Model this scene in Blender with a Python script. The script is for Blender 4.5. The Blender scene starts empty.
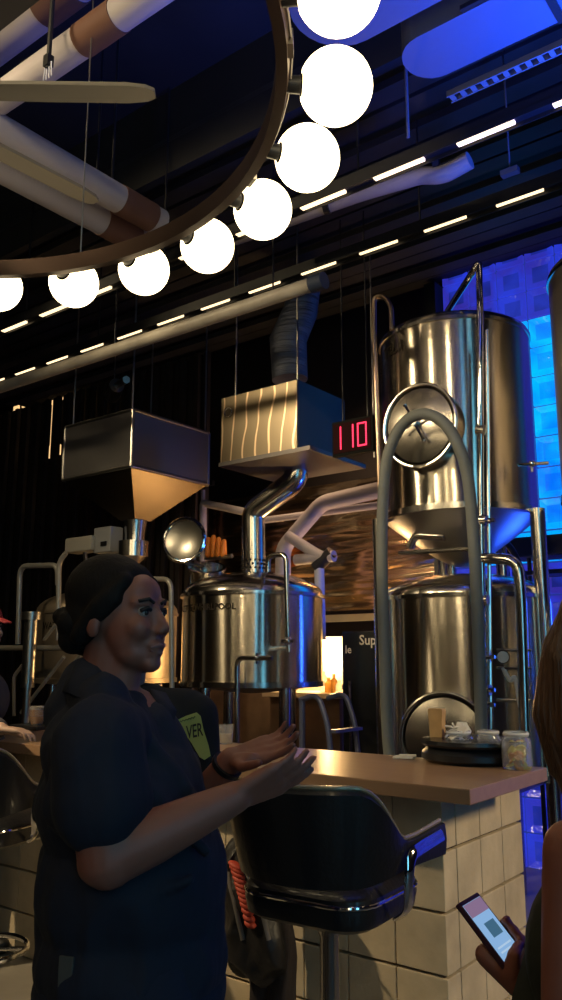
import bpy, bmesh, math, random
import numpy as np
from mathutils import Vector, Matrix, Quaternion
random.seed(7)
PI = math.pi
S = bpy.context.scene
COL = S.collection
# ---------------- camera ----------------
F_PX = 818.0
PITCH = math.atan(160 / F_PX)
YAW = math.atan2(.611, .7916)
CAMZ = 1.45
cd = bpy.data.cameras.new('camera'); cam = bpy.data.objects.new('camera', cd); COL.objects.link(cam)
cd.sensor_fit = 'VERTICAL'; cd.sensor_height = 24.0; cd.lens = 24.0 * F_PX / 1000
cam.location = (0, 0, CAMZ); cam.rotation_euler = (PI / 2 + PITCH, 0, YAW)
cd.clip_start = .05; cd.clip_end = 60
S.camera = cam
# ---------------- world, exposure ----------------
W = bpy.data.worlds.new('world'); S.world = W; W.use_nodes = True
W.node_tree.nodes['Background'].inputs[0].default_value = (.25, .28, .5, 1)
W.node_tree.nodes['Background'].inputs[1].default_value = .002
S.view_settings.view_transform = 'Standard'; S.view_settings.look = 'None'
S.view_settings.exposure = 0; S.view_settings.gamma = 1
S.view_settings.use_curve_mapping = False
# ---------------- lights ----------------
def area(name, loc, target, size, power, color, spread=120, sy=None):
    l = bpy.data.lights.new(name, 'AREA'); l.energy = power; l.color = color; l.size = size
    if sy: l.shape = 'RECTANGLE'; l.size_y = sy
    l.spread = math.radians(spread)
    o = bpy.data.objects.new(name, l); COL.objects.link(o); o.location = loc
    o.rotation_euler = (Vector(target) - Vector(loc)).to_track_quat('-Z', 'Y').to_euler(); return o
def spot(name, loc, target, power, color, angle=60, blend=.6, r=.05):
    l = bpy.data.lights.new(name, 'SPOT'); l.energy = power; l.color = color; l.spot_size = math.radians(angle)
    l.spot_blend = blend; l.shadow_soft_size = r
    o = bpy.data.objects.new(name, l); COL.objects.link(o); o.location = loc
    o.rotation_euler = (Vector(target) - Vector(loc)).to_track_quat('-Z', 'Y').to_euler(); return o
def point(name, loc, power, color, r=.05):
    l = bpy.data.lights.new(name, 'POINT'); l.energy = power; l.color = color; l.shadow_soft_size = r
    o = bpy.data.objects.new(name, l); COL.objects.link(o); o.location = loc; return o
WARM = (1, .78, .45)
BLUE = (.02, .10, 1)
spot('downlight_bar_end', (2.2, 3.35, 2.9), (-1.4, 3.0, .6), 420, WARM, 34, .7, .3)
spot('bar_front_fill', (-4.4, .6, 3.3), (-2.9, 2.72, .25), 420, WARM, 58, .8)  # added fill lamp without a fixture, brightens the block front of the bar
area('blue_wash_ceiling', (-.2, 3.0, 2.6), (-.75, 2.75, 3.9), .25, 60, BLUE, 85)
area('blue_wash_tanks', (-1.65, 5.7, 1.6), (-3.2, 4.6, 1.4), .5, 22, BLUE, 130)
point('service_shelf_lamp', (-4.08, 5.86, 1.50), 45, (1, .62, .25), .04)
area('cladding_fill_light', (-3.9, 5.25, 3.75), (-3.9, 6.05, 2.6), .10, 24, (1, .62, .34), 110, 1.4)  # added lamp hidden behind the hood, brightens the steel cladding
GLOBE_POWER = 5.0
# ---------------- helper: a pixel's ray met with a plane or at a depth ----------------
def at(px, py, u=None, v=None, z=None, d=None):
    a = px - 281.0; w = 500.0 - py
    y = F_PX * math.cos(PITCH) - w * math.sin(PITCH); zz = F_PX * math.sin(PITCH) + w * math.cos(PITCH)
    c, s = math.cos(YAW), math.sin(YAW)
    r = Vector((a * c - y * s, a * s + y * c, zz))
    if u is not None: t = u / r.x
    elif v is not None: t = v / r.y
    elif z is not None: t = (z - CAMZ) / zz
    else: t = d / y
    return Vector((0, 0, CAMZ)) + r * t
RIGHT = Vector((math.cos(YAW), math.sin(YAW), 0)); AWAY = Vector((-math.sin(YAW), math.cos(YAW), 0)); UP = Vector((0, 0, 1))
# ---------------- materials ----------------
MATS = {}
def mat(name, color, rough=.5, metal=0, emit=None, es=1, aniso=0, trans=0, bump=0, bscale=(20, 20, 20), var=0, vscale=6, ior=1.45, alpha=1, coat=0, bdist=.01, spec=.5, bdetail=3):
    if name in MATS: return MATS[name]
    m = bpy.data.materials.new(name); m.use_nodes = True; n = m.node_tree; b = n.nodes['Principled BSDF']
    def si(k, v):
        if k in b.inputs: b.inputs[k].default_value = v
    si('Base Color', (*color, 1)); si('Roughness', rough); si('Metallic', metal); si('IOR', ior)
    si('Transmission Weight', trans); si('Alpha', alpha); si('Coat Weight', coat); si('Specular IOR Level', spec)
    if emit: si('Emission Color', (*emit, 1)); si('Emission Strength', es)
    tc = n.nodes.new('ShaderNodeTexCoord')
    if aniso:
        si('Anisotropic', aniso); si('Anisotropic Rotation', .25)
        tg = n.nodes.new('ShaderNodeTangent'); tg.direction_type = 'RADIAL'; tg.axis = 'Z'
        n.links.new(tg.outputs[0], b.inputs['Tangent'])
    if bump:
        mp = n.nodes.new('ShaderNodeMapping'); mp.inputs['Scale'].default_value = bscale
        nz = n.nodes.new('ShaderNodeTexNoise'); nz.inputs['Scale'].default_value = 1; nz.inputs['Detail'].default_value = bdetail
        bp = n.nodes.new('ShaderNodeBump'); bp.inputs['Strength'].default_value = bump; bp.inputs['Distance'].default_value = bdist
        n.links.new(tc.outputs['Object'], mp.inputs[0]); n.links.new(mp.outputs[0], nz.inputs['Vector'])
        n.links.new(nz.outputs[0], bp.inputs['Height']); n.links.new(bp.outputs[0], b.inputs['Normal'])
    if var:
        nz = n.nodes.new('ShaderNodeTexNoise'); nz.inputs['Scale'].default_value = vscale; nz.inputs['Detail'].default_value = 5
        n.links.new(tc.outputs['Object'], nz.inputs['Vector'])
        rp = n.nodes.new('ShaderNodeMapRange'); rp.inputs[1].default_value = .3; rp.inputs[2].default_value = .7
        rp.inputs[3].default_value = 1 - var; rp.inputs[4].default_value = 1 + var
        mx = n.nodes.new('ShaderNodeVectorMath'); mx.operation = 'SCALE'; mx.inputs[0].default_value = color
        n.links.new(nz.outputs[0], rp.inputs[0]); n.links.new(rp.outputs[0], mx.inputs['Scale']); n.links.new(mx.outputs[0], b.inputs['Base Color'])
    MATS[name] = m; return m
STEEL = mat('brushed_tank_steel', (.66, .60, .50), .24, 1, aniso=1.0, bump=.11, bscale=(6, 6, .5), bdist=.02, bdetail=1)
def add_fine_grooves(m, sc=(1.5, 1.5, 260), strength=.35, dist=.0015):
    n = m.node_tree; b = n.nodes['Principled BSDF']; old = b.inputs['Normal'].links[0].from_node
    tc = n.nodes.new('ShaderNodeTexCoord'); mp = n.nodes.new('ShaderNodeMapping'); mp.inputs['Scale'].default_value = sc
    nz = n.nodes.new('ShaderNodeTexNoise'); nz.inputs['Scale'].default_value = 1; nz.inputs['Detail'].default_value = 0
    bp = n.nodes.new('ShaderNodeBump'); bp.inputs['Strength'].default_value = strength; bp.inputs['Distance'].default_value = dist
    n.links.new(tc.outputs['Object'], mp.inputs[0]); n.links.new(mp.outputs[0], nz.inputs['Vector']); n.links.new(nz.outputs[0], bp.inputs['Height'])
    n.links.new(bp.outputs[0], old.inputs['Normal'])
add_fine_grooves(STEEL)
STEELP = mat('polished_steel', (.66, .62, .56), .18, 1)
STEELD = mat('dull_steel_sheet', (.40, .38, .35), .32, 1, bump=.1, bscale=(4, 4, 4))
CHROME = mat('chrome', (.75, .73, .70), .08, 1)
BLACKM = mat('black_painted_metal', (.012, .012, .014), .45, .2)
BLACKP = mat('black_plastic', (.012, .012, .014), .35)
VINYL = mat('black_vinyl', (.010, .010, .012), .38, bump=.15, bscale=(60, 60, 60), coat=.2)
WHITEP = mat('white_insulation', (.32, .29, .31), .6, bump=.1, bscale=(30, 30, 30))
BROWNB = mat('brown_pipe_wrap', (.10, .045, .03), .7)
DARKC = mat('dark_ceiling_paint', (.012, .012, .014), .9, var=.3, vscale=2)
DARKW = mat('dark_wall_paint', (.022, .018, .016), .8, var=.2, vscale=1)
# ---------------- mesh builder ----------------
class MB:
    def __init__(s): s.v = []; s.f = []; s.m = []; s.sm = []
    def add(s, vs, fs, mi=0, smooth=False):
        o = len(s.v); s.v += [Vector(p) for p in vs]; s.f += [tuple(i + o for i in f) for f in fs]
        s.m += [mi] * len(fs); s.sm += [smooth] * len(fs); return s
    def box(s, c, d, rz=0, mi=0, bev=0, M=None):
        x, y, z = [q / 2 for q in d]; c = Vector(c)
        if bev <= 0:
            vs = [Vector((a * x, b * y, e * z)) for e in (-1, 1) for a, b in ((-1, -1), (1, -1), (1, 1), (-1, 1))]
            fs = [(3, 2, 1, 0), (4, 5, 6, 7), (0, 1, 5, 4), (1, 2, 6, 5), (2, 3, 7, 6), (3, 0, 4, 7)]
        else:
            bm = bmesh.new(); bmesh.ops.create_cube(bm, size=1)
            bmesh.ops.scale(bm, vec=d, verts=bm.verts)
            bmesh.ops.bevel(bm, geom=bm.edges[:], offset=bev, segments=2, profile=.6, affect='EDGES')
            bm.verts.index_update(); vs = [v.co.copy() for v in bm.verts]; fs = [[v.index for v in f.verts] for f in bm.faces]; bm.free()
        R = M if M is not None else Matrix.Rotation(rz, 3, 'Z')
        return s.add([R @ p + c for p in vs], fs, mi, False)
    def tube(s, pts, r, seg=10, mi=0, cap=True, closed=False, flat=None):
        pts = [Vector(p) for p in pts]; n = len(pts); vs = []; fs = []
        rr = r if isinstance(r, (list, tuple)) else [r] * n
        T = []
        for i in range(n):
            a = pts[(i - 1) % n] if (closed or i > 0) else pts[i]; b = pts[(i + 1) % n] if (closed or i < n - 1) else pts[i]
            T.append((b - a).normalized())
        ref = Vector((0, 0, 1)) if abs(T[0].z) < .9 else Vector((1, 0, 0))
        N = (ref - T[0] * ref.dot(T[0])).normalized()
        for i in range(n):
            N = (N - T[i] * N.dot(T[i]))
            N = N.normalized() if N.length > 1e-6 else T[i].orthogonal().normalized()
            B = T[i].cross(N)
            for k in range(seg):
                a = 2 * PI * k / seg
                fx, fy = (1, 1) if flat is None else flat
                vs.append(pts[i] + (N * math.cos(a) * fx + B * math.sin(a) * fy) * rr[i])
        m = n if closed else n - 1
        for i in range(m):
            j = (i + 1) % n
            for k in range(seg): l = (k + 1) % seg; fs.append((i * seg + k, i * seg + l, j * seg + l, j * seg + k))
        if cap and not closed: fs.append(tuple(range(seg))[::-1]); fs.append(tuple((n - 1) * seg + k for k in range(seg)))
        return s.add(vs, fs, mi, True)
    def lathe(s, prof, c=(0, 0, 0), seg=48, mi=0, axis=None, smooth=True):
        c = Vector(c); Q = Matrix.Identity(3) if axis is None else Vector((0, 0, 1)).rotation_difference(Vector(axis)).to_matrix()
        vs = []; fs = []; n = len(prof)
        for r, z in prof:
            for k in range(seg): a = 2 * PI * k / seg; vs.append(Q @ Vector((r * math.cos(a), r * math.sin(a), z)) + c)
        for i in range(n - 1):
            for k in range(seg): l = (k + 1) % seg; fs.append((i * seg + k, i * seg + l, (i + 1) * seg + l, (i + 1) * seg + k))
        closed = prof[0] == prof[-1]
        if prof[0][0] > 1e-5 and not closed: fs.append(tuple(range(seg))[::-1])
        if prof[-1][0] > 1e-5 and not closed: fs.append(tuple((n - 1) * seg + k for k in range(seg)))
        return s.add(vs, fs, mi, smooth)
    def cyl(s, a, b, r, r2=None, seg=16, mi=0):
        return s.tube([a, b], [r, r if r2 is None else r2], seg, mi)
    def sphere(s, c, r, seg=16, rings=10, mi=0, M=None):
        c = Vector(c); r = (r, r, r) if not isinstance(r, (tuple, list)) else r
        vs = [Vector((0, 0, -r[2]))]; fs = []
        for i in range(1, rings):
            t = -PI / 2 + PI * i / rings
            for k in range(seg): a = 2 * PI * k / seg; vs.append(Vector((r[0] * math.cos(t) * math.cos(a), r[1] * math.cos(t) * math.sin(a), r[2] * math.sin(t))))
        vs.append(Vector((0, 0, r[2])))
        for k in range(seg): l = (k + 1) % seg; fs.append((0, 1 + l, 1 + k)); fs.append((len(vs) - 1, 1 + (rings - 2) * seg + k, 1 + (rings - 2) * seg + l))
        for i in range(rings - 2):
            for k in range(seg): l = (k + 1) % seg; a = 1 + i * seg; b = a + seg; fs.append((a + k, a + l, b + l, b + k))
        if M is not None: vs = [M @ p for p in vs]
        return s.add([p + c for p in vs], fs, mi, True)
    def capsule(s, a, b, ra, rb=None, seg=12, mi=0):
        rb = ra if rb is None else rb; a = Vector(a); b = Vector(b)
        if (b - a).length < 1e-5: return s.sphere(a, ra, seg, 8, mi)
        t = (b - a).normalized(); pts = []; rr = []
        for k in range(5): q = -PI / 2 + PI / 2 * k / 4; pts.append(a + t * ra * math.sin(q)); rr.append(max(ra * math.cos(q), 1e-4))
        for k in range(5): q = PI / 2 * k / 4; pts.append(b + t * rb * math.sin(q)); rr.append(max(rb * math.cos(q), 1e-4))
        return s.tube(pts, rr, seg, mi)
    def poly(s, pts, mi=0): return s.add(pts, [tuple(range(len(pts)))], mi, False)
    def prism(s, pts, off, mi=0):
        n = len(pts); pts = [Vector(p) for p in pts]; off = Vector(off)
        return s.add(pts + [p + off for p in pts], [tuple(range(n))[::-1], tuple(range(n, 2 * n))] + [(i, (i + 1) % n, n + (i + 1) % n, n + i) for i in range(n)], mi)
    def build(s, name, m, parent=None, auto=35):
        ms = m if isinstance(m, (list, tuple)) else [m]
        if parent is not None: org = Vector(parent['_o'])
        else:
            lo = Vector([min(p[i] for p in s.v) for i in range(3)]); hi = Vector([max(p[i] for p in s.v) for i in range(3)])
            org = Vector(((lo.x + hi.x) / 2, (lo.y + hi.y) / 2, lo.z))
        me = bpy.data.meshes.new(name); me.from_pydata([tuple(p - org) for p in s.v], [], s.f)
        for q in ms: me.materials.append(q)
        for i, p in enumerate(me.polygons): p.material_index = s.m[i]; p.use_smooth = s.sm[i]
        me.update()
        bm = bmesh.new(); bm.from_mesh(me); bmesh.ops.recalc_face_normals(bm, faces=bm.faces)
        for e in bm.edges:
            if len(e.link_faces) == 2 and e.calc_face_angle(0) > math.radians(auto): e.smooth = False
        bm.to_mesh(me); bm.free()
        o = bpy.data.objects.new(name, me); COL.objects.link(o); o['_o'] = tuple(org)
        if parent is not None: o.parent = parent
        else: o.location = org
        return o
def tag(o, label=None, cat=None, group=None, kind=None):
    if label: o['label'] = label
    if cat: o['category'] = cat
    if group: o['group'] = group
    if kind: o['kind'] = kind
    return o
def thing(name, loc, label, cat, group=None):
    o = bpy.data.objects.new(name, None); COL.objects.link(o); o.location = loc; o['_o'] = tuple(loc); o.empty_display_size = .1
    return tag(o, label, cat, group)
def struct(name, mb, m): return tag(mb.build(name, m), kind='structure')
def kids(o): return [c for c in COL.objects if c.parent == o]
def copy_tree(o, parent=None):
    c = o.copy(); COL.objects.link(c)
    if parent is not None: c.parent = parent
    for ch in kids(o): copy_tree(ch, c)
    return c
def fillet(pts, r, n=6):
    pts = [Vector(p) for p in pts]; out = [pts[0]]
    for i in range(1, len(pts) - 1):
        a, b, c = pts[i - 1], pts[i], pts[i + 1]; u = (a - b); w = (c - b)
        k = min(r, u.length * .49, w.length * .49); p0 = b + u.normalized() * k; p1 = b + w.normalized() * k
        for j in range(n + 1): t = j / n; out.append(p0 * (1 - t) ** 2 + b * 2 * t * (1 - t) + p1 * t * t)
    out.append(pts[-1]); return out
def smooth_path(pts, n=8):
    pts = [Vector(p) for p in pts]; out = []
    for i in range(len(pts) - 1):
        p0 = pts[max(i - 1, 0)]; p1 = pts[i]; p2 = pts[i + 1]; p3 = pts[min(i + 2, len(pts) - 1)]
        for j in range(n):
            t = j / n; out.append(.5 * ((2 * p1) + (p2 - p0) * t + (2 * p0 - 5 * p1 + 4 * p2 - p3) * t * t + (3 * p1 - p0 - 3 * p2 + p3) * t ** 3))
    out.append(pts[-1]); return out
def text_geo(s, size, depth=0.0):
    cu = bpy.data.curves.new('txt', 'FONT'); cu.body = s; cu.size = size; cu.align_x = 'CENTER'; cu.extrude = depth; cu.offset = .015 * size; cu.resolution_u = 2
    o = bpy.data.objects.new('txt', cu); COL.objects.link(o)
    dg = bpy.context.evaluated_depsgraph_get(); me = o.evaluated_get(dg).to_mesh()
    vs = [v.co.copy() for v in me.vertices]; fs = [tuple(p.vertices) for p in me.polygons]
    o.evaluated_get(dg).to_mesh_clear(); bpy.data.objects.remove(o); bpy.data.curves.remove(cu); return vs, fs
# ================= THE SETTING =================
CONC = mat('concrete_floor', (.20, .18, .155), .35, bump=.1, bscale=(8, 8, 8), var=.25, vscale=3)
struct('floor', MB().box((-3.4, 1.5, -.05), (16.8, 11, .1)), CONC)
struct('ceiling', MB().box((-3.4, 1.5, 5.15), (16.8, 11, .1)), DARKC)
struct('wall_left', MB().box((-11.75, 1.5, 2.55), (.1, 11, 5.1)), DARKW)
struct('wall_right', MB().box((2.75, 1.5, 2.55), (.1, 11, 5.1)), DARKW)
struct('wall_near', MB().box((-3.4, -3.95, 2.55), (16.8, .1, 5.1)), DARKW)
struct('wall_back', MB().box((-3.4, 6.95, 2.55), (16.8, .1, 5.1)), DARKW)
# soffit of dark boards over the brew house
mb = MB()
for i in range(13): mb.box((-3, 3.42 + i * .21, 4.62 if i % 2 else 4.66), (11.5, .13, .05))
mb.box((-3, 4.7, 4.74), (11.6, 2.8, .04))
struct('trim_1', mb, mat('dark_ceiling_boards', (.02, .02, .024), .6, var=.3, vscale=4))
mb = MB().box((-3, 3.33, 4.8), (11.6, .06, .6))
struct('trim_2', mb, DARKC)
# ---- glass block wall, backlit blue ----
def glassmat(name, c, s, c2):
    m = bpy.data.materials.new(name); m.use_nodes = True; n = m.node_tree; b = n.nodes['Principled BSDF']
    b.inputs['Base Color'].default_value = (.02, .04, .12, 1); b.inputs['Roughness'].default_value = .12
    tc = n.nodes.new('ShaderNodeTexCoord'); nz = n.nodes.new('ShaderNodeTexNoise'); nz.inputs['Scale'].default_value = 2.2; nz.inputs['Detail'].default_value = 3; nz.inputs['Distortion'].default_value = 1.5
    cr = n.nodes.new('ShaderNodeMix'); cr.data_type = 'RGBA'; cr.inputs[6].default_value = (*c, 1); cr.inputs[7].default_value = (*c2, 1)
    mr = n.nodes.new('ShaderNodeMapRange'); mr.inputs[1].default_value = .35; mr.inputs[2].default_value = .65
    n.links.new(tc.outputs['Object'], nz.inputs['Vector']); n.links.new(nz.outputs[0], mr.inputs[0]); n.links.new(mr.outputs[0], cr.inputs[0])
    n.links.new(cr.outputs[2], b.inputs['Emission Color']); b.inputs['Emission Strength'].default_value = s
    bp = n.nodes.new('ShaderNodeBump'); bp.inputs['Strength'].default_value = .4; bp.inputs['Distance'].default_value = .02
    n2 = n.nodes.new('ShaderNodeTexNoise'); n2.inputs['Scale'].default_value = 14; n.links.new(tc.outputs['Object'], n2.inputs['Vector'])
    n.links.new(n2.outputs[0], bp.inputs['Height']); n.links.new(bp.outputs[0], b.inputs['Normal']); return m
GB = [glassmat('blue_glass_block', (.02, .04, .62), 1.0, (.03, .02, .30)), glassmat('blue_glass_block_core', (.015, .03, .42), 1.0, (.008, .012, .16)),
      glassmat('cyan_glass_block', (.0, .22, 1.0), 1.1, (.0, .5, 1.0)), glassmat('cyan_glass_block_core', (.0, .16, .95), 1.0, (.0, .38, 1.0)),
      mat('blue_glow_mortar', (.01, .012, .03), .7, emit=(.03, .06, .5), es=.5)]  # blue light on the mortar joints is put in as emission
def glass_wall(name, u0, nu, v, cyan, zn=20, axis='u', cell=.24):
    mb = MB(); t = .12
    def P(a, z, k):
        return Vector((u0 + a, v + k, z)) if axis == 'u' else Vector((v + k, u0 + a, z))
    sg = -1
    for i in range(nu):
        for j in range(zn):
            a0 = i * cell; z0 = j * cell; lit = cyan(u0 + a0 + cell / 2, z0 + cell / 2); g = .008; q = .055
            A = [P(a0 + g, z0 + g, sg * .03), P(a0 + cell - g, z0 + g, sg * .03), P(a0 + cell - g, z0 + cell - g, sg * .03), P(a0 + g, z0 + cell - g, sg * .03)]
            A0 = [P(a0 + g, z0 + g, 0), P(a0 + cell - g, z0 + g, 0), P(a0 + cell - g, z0 + cell - g, 0), P(a0 + g, z0 + cell - g, 0)]
            Bq = [P(a0 + q, z0 + q, sg * .012), P(a0 + cell - q, z0 + q, sg * .012), P(a0 + cell - q, z0 + cell - q, sg * .012), P(a0 + q, z0 + cell - q, sg * .012)]
            mi = 2 if lit else 0
            fr = [(0, 1, 5, 4), (1, 2, 6, 5), (2, 3, 7, 6), (3, 0, 4, 7)]
            mb.add(A + Bq, fr, mi); mb.add(A0 + A, fr, mi); mb.add(Bq, [(0, 1, 2, 3)], mi + 1)
    w = nu * cell; hh = zn * cell
    if axis == 'u': mb.box((u0 + w / 2, v + t / 2, hh / 2), (w, t, hh), mi=4)
    else: mb.box((v - t / 2 * 1, u0 + w / 2, hh / 2), (t, w, hh), mi=4)
    return mb
w1 = glass_wall('window_1', -2.88, 23, 6.0, lambda u, z: (-2.56 < u < -1.9 and 2.1 < z < 4.2))
struct('window_1', w1, GB)
struct('trim_3', MB().box((-4.4, 6.02, .6), (2.9, .05, 1.2)), mat('brown_wall_panel', (.10, .065, .045), .6, var=.3))
CLAD = mat('rippled_steel_cladding', (.50, .35, .22), .2, 1, bump=1, bscale=(1.0, 1.0, 5.0), bdist=.09, bdetail=2)
struct('trim_4', MB().box((-4.45, 6.06, 2.45), (3.05, .04, 1.15)), CLAD)
struct('trim_5', MB().box((-4.4, 6.05, 1.81), (2.9, .05, .06)), STEELD)
# dark upright post at the cladding's right edge
struct('trim_6', MB().box((-2.96, 6.0, 2.3), (.1, .2, 4.6)), BLACKM)
# backlit blue glass panels on the right side wall, mirrored in the tanks
def tall_window(n, u, v0, w):
    mb = MB(); 
    for j in range(18): 
        for i in range(6): mb.box((u, v0 + (i + .5) * w / 6, .55 + (j + .5) * .24), (.06, w / 6 - .008, .232), mi=0, bev=0)
    mb.box((u + .05, v0 + w / 2, .55 + 9 * .24), (.05, w + .04, 18 * .24 + .04), mi=1)
    struct('window_%d' % n, mb, [mat('cyan_panel', (.02, .05, .1), .2, emit=(.18, .66, 1), es=3.3), GB[4]])
tall_window(2, 2.6, .15, .55)
tall_window(3, 2.6, -1.9, .55)
# ================= CEILING THINGS =================
GLOBE = mat('glowing_opal_globe', (.9, .85, .7), .4, emit=(1, .80, .46), es=GLOBE_POWER)
LED = mat('warm_led_segment', (.9, .8, .6), .4, emit=(1, .74, .42), es=2)
RUST = mat('dark_bronze', (.06, .035, .025), .45, .6)
def chandelier(loc, label, a0=0.0, n=25, cords=True):
    x, y, z = loc
    t = thing('ring_chandelier', loc, label, 'chandelier')
    R = 1.155
    ring = MB().lathe([(R - .018, -.03), (R + .012, -.03), (R + .018, -.005), (R + .012, .0), (R + .018, .005), (R + .012, .035), (R - .018, .035), (R - .018, -.03)], loc, 96)
    ring.build('ring', RUST, t)
    wire = MB().tube([Vector(loc) + Vector(((R + .022) * math.cos(q), (R + .022) * math.sin(q), .004 * math.sin(9 * q))) for q in [2 * PI * k / 96 for k in range(96)]], .004, 6, closed=True)
    wire.build('cable', mat('grey_cable', (.25, .22, .2), .5), t)
    for k in range(n):
        a = a0 + 2 * PI * k / n; d = Vector((math.cos(a), math.sin(a), 0)); p = Vector(loc) + d * 1.30
        MB().tube([Vector(loc) + d * (R + .01), Vector(loc) + d * 1.205, Vector(loc) + d * 1.215], [.022, .024, .042], 16).build('socket', BLACKM, t)
        prof = []
        for i in range(17):
            q = -PI / 2 + .42 + (PI - .42) * i / 16; prof.append((max(.100 * math.cos(q), 0.0), .100 * math.sin(q)))
        MB().lathe(prof, p, 32, axis=d).build('globe', GLOBE, t)
        if k % 2 == 0:
            b = a + PI / n; e = Vector((math.cos(b), math.sin(b), 0))
            MB().box(Vector(loc) + e * (R + .012), (.03, .05, .045), rz=b).build('clip', STEELD, t)
    for k in range(4):
        a = a0 + .35 + k * PI / 2; p = Vector(loc) + Vector((math.cos(a) * R, math.sin(a) * R, .03))
        MB().cyl(p, (p.x, p.y, 5.1), .003, seg=6).build('suspension_cable', STEELD, t)
    return t
chandelier((-2.035, .755, 2.96), 'round ring chandelier of glowing white globes hanging in front of the tanks', math.radians(-1.1))
# second ring lamp added for warm tank reflections; spotlights inferred from the tank stripes
chandelier((1.1, -2.5, 3.05), 'added second ring chandelier of glowing globes further back in the room', 0.1)
def spotlight(u, v, z, target, power, label):
    t = thing('track_spotlight', (u, v, z), label, 'spotlight', 'spotlights behind the viewpoint')
    d = (Vector(target) - Vector((u, v, z))).normalized(); p = Vector((u, v, z))
    MB().tube([p - d * .12, p - d * .11, p + d * .02, p + d * .03], [.03, .045, .055, .055], 20).build('can', BLACKM, t)
    MB().cyl(p - d * .08, (p.x - d.x * .08, p.y - d.y * .08, 5.1), .012, seg=8).build('stem', BLACKM, t)
    MB().cyl(p + d * .031, p + d * .036, .045, seg=20).build('lens', LED, t)
    q = p + d * .06; spot('spot_beam', tuple(q), target, power, WARM, 34, .5, .16)
for (u, v, tg, pw, lb) in ((-5.6, .4, (-2.3, 4.8, 3.1), 230, 'black track spotlight at the far left end of its row'), (-4.3, -.3, (-2.3, 4.8, 3.1), 230, 'black track spotlight second from the left of its row'),
        (-2.9, -.6, (-2.3, 4.8, 3.0), 230, 'black track spotlight third from the left of its row'), (-1.6, -.8, (-3.9, 4.8, 2.0), 220, 'black track spotlight in the middle of its row'),
        (-.4, -.8, (-2.3, 4.8, 2.9), 200, 'black track spotlight right of the middle of its row'), (-5.0, .1, (-3.9, 4.8, 2.2), 220, 'black track spotlight aimed at the kettle from the left')):
    spotlight(u, v, 4.55, tg, pw, lb)
spotlight(-6.6, .9, 4.55, (-5.6, 4.8, 1.9), 90, 'black track spotlight aimed at the mash tun')
# ---- black tracks with lit segments ----
def track(v, z, u0, u1, start, period, ln, label, wd=.03):
    t = thing('light_track', ((u0 + u1) / 2, v, z), label, 'track light', 'ceiling light tracks')
    MB().box(((u0 + u1) / 2, v, z + .03), (u1 - u0, .07, .05)).box(((u0 + u1) / 2, v - .033, z), (u1 - u0, .006, .03)).box(((u0 + u1) / 2, v + .033, z), (u1 - u0, .006, .03)).build('housing', BLACKM, t)
    k = math.ceil((u0 - start) / period)
    while start + k * period + ln < u1:
        a = start + k * period
        MB().box((a + ln / 2, v, z - .002), (ln, wd, .016)).build('lit_segment', LED, t); k += 1
    for k in range(5):
        a = u0 + .3 + (u1 - u0 - .6) * k / 4; MB().cyl((a, v, z + .05), (a, v, 4.62 if v > 3.35 else 5.1), .006, seg=6).build('drop_rod', BLACKM, t)
track(3.28, 3.86, -6.6, -.3, -1.93, .46, .28, 'nearer black ceiling track with a row of short warm lights')
track(3.95, 3.89, -6.6, -.3, -1.56, .44, .26, 'farther black ceiling track with thin warm dashes of light', .016)
# round pale tube below the tracks
t = thing('steel_tube', (-4.3, 3.55, 3.55), 'long round metal tube hanging level below the light tracks', 'tube')
MB().tube([(-6.3, 3.52, 3.56), (-2.52, 3.55, 3.555)], .042, 20).build('tube', mat('satin_tube', (.30, .27, .23), .4, 0, var=.2), t)
MB().tube([(-2.52, 3.55, 3.555), (-2.43, 3.55, 3.555)], .05, 20).build('end_cap', mat('dark_end_cap', (.02, .03, .06), .5), t)
for u in (-5.6, -4.2, -2.8): MB().cyl((u, 3.55, 3.59), (u, 3.55, 4.62), .006, seg=6).build('hanger', BLACKM, t)
# white elbowed pipe tucked beside the nearer track
t = thing('white_pipe', (-2.2, 3.5, 3.95), 'white insulated pipe with an elbow running beside the nearer light track', 'pipe')
MB().tube(fillet([at(235, 238, v=3.5), at(361, 193, v=3.5), at(422, 175, v=3.5), at(442, 176, v=3.5), at(470, 160, v=3.5)], .06), .045, 18).build('pipe', WHITEP, t)
for u in (-2.38, -1.7): MB().tube([(u, 3.48, 3.97), (u + .03, 3.49, 3.97)], .056, 18).build('clamp', BLACKM, t)
MB().cyl((-2.38, 3.5, 4.02), (-2.38, 3.5, 5.1), .006, seg=6).build('hanger', BLACKM, t)
# ---- white pipes with brown wraps, top left ----
def wrapped(name, a, b, r, wraps, label, hang=()):
    a = Vector(a); b = Vector(b); t = thing(name, tuple((a + b) / 2), label, 'pipe', 'white overhead pipes with brown wraps')
    MB().tube([a, b], r, 24).build('pipe', WHITEP, t)
    for w0, w1 in wraps: MB().tube([a.lerp(b, w0), a.lerp(b, w1)], r * 1.06, 24).build('wrap', BROWNB, t)
    for h in hang: p = a.lerp(b, h); MB().cyl(p, (p.x, p.y, 5.1), .007, seg=6).build('hanger', BLACKM, t)
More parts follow.
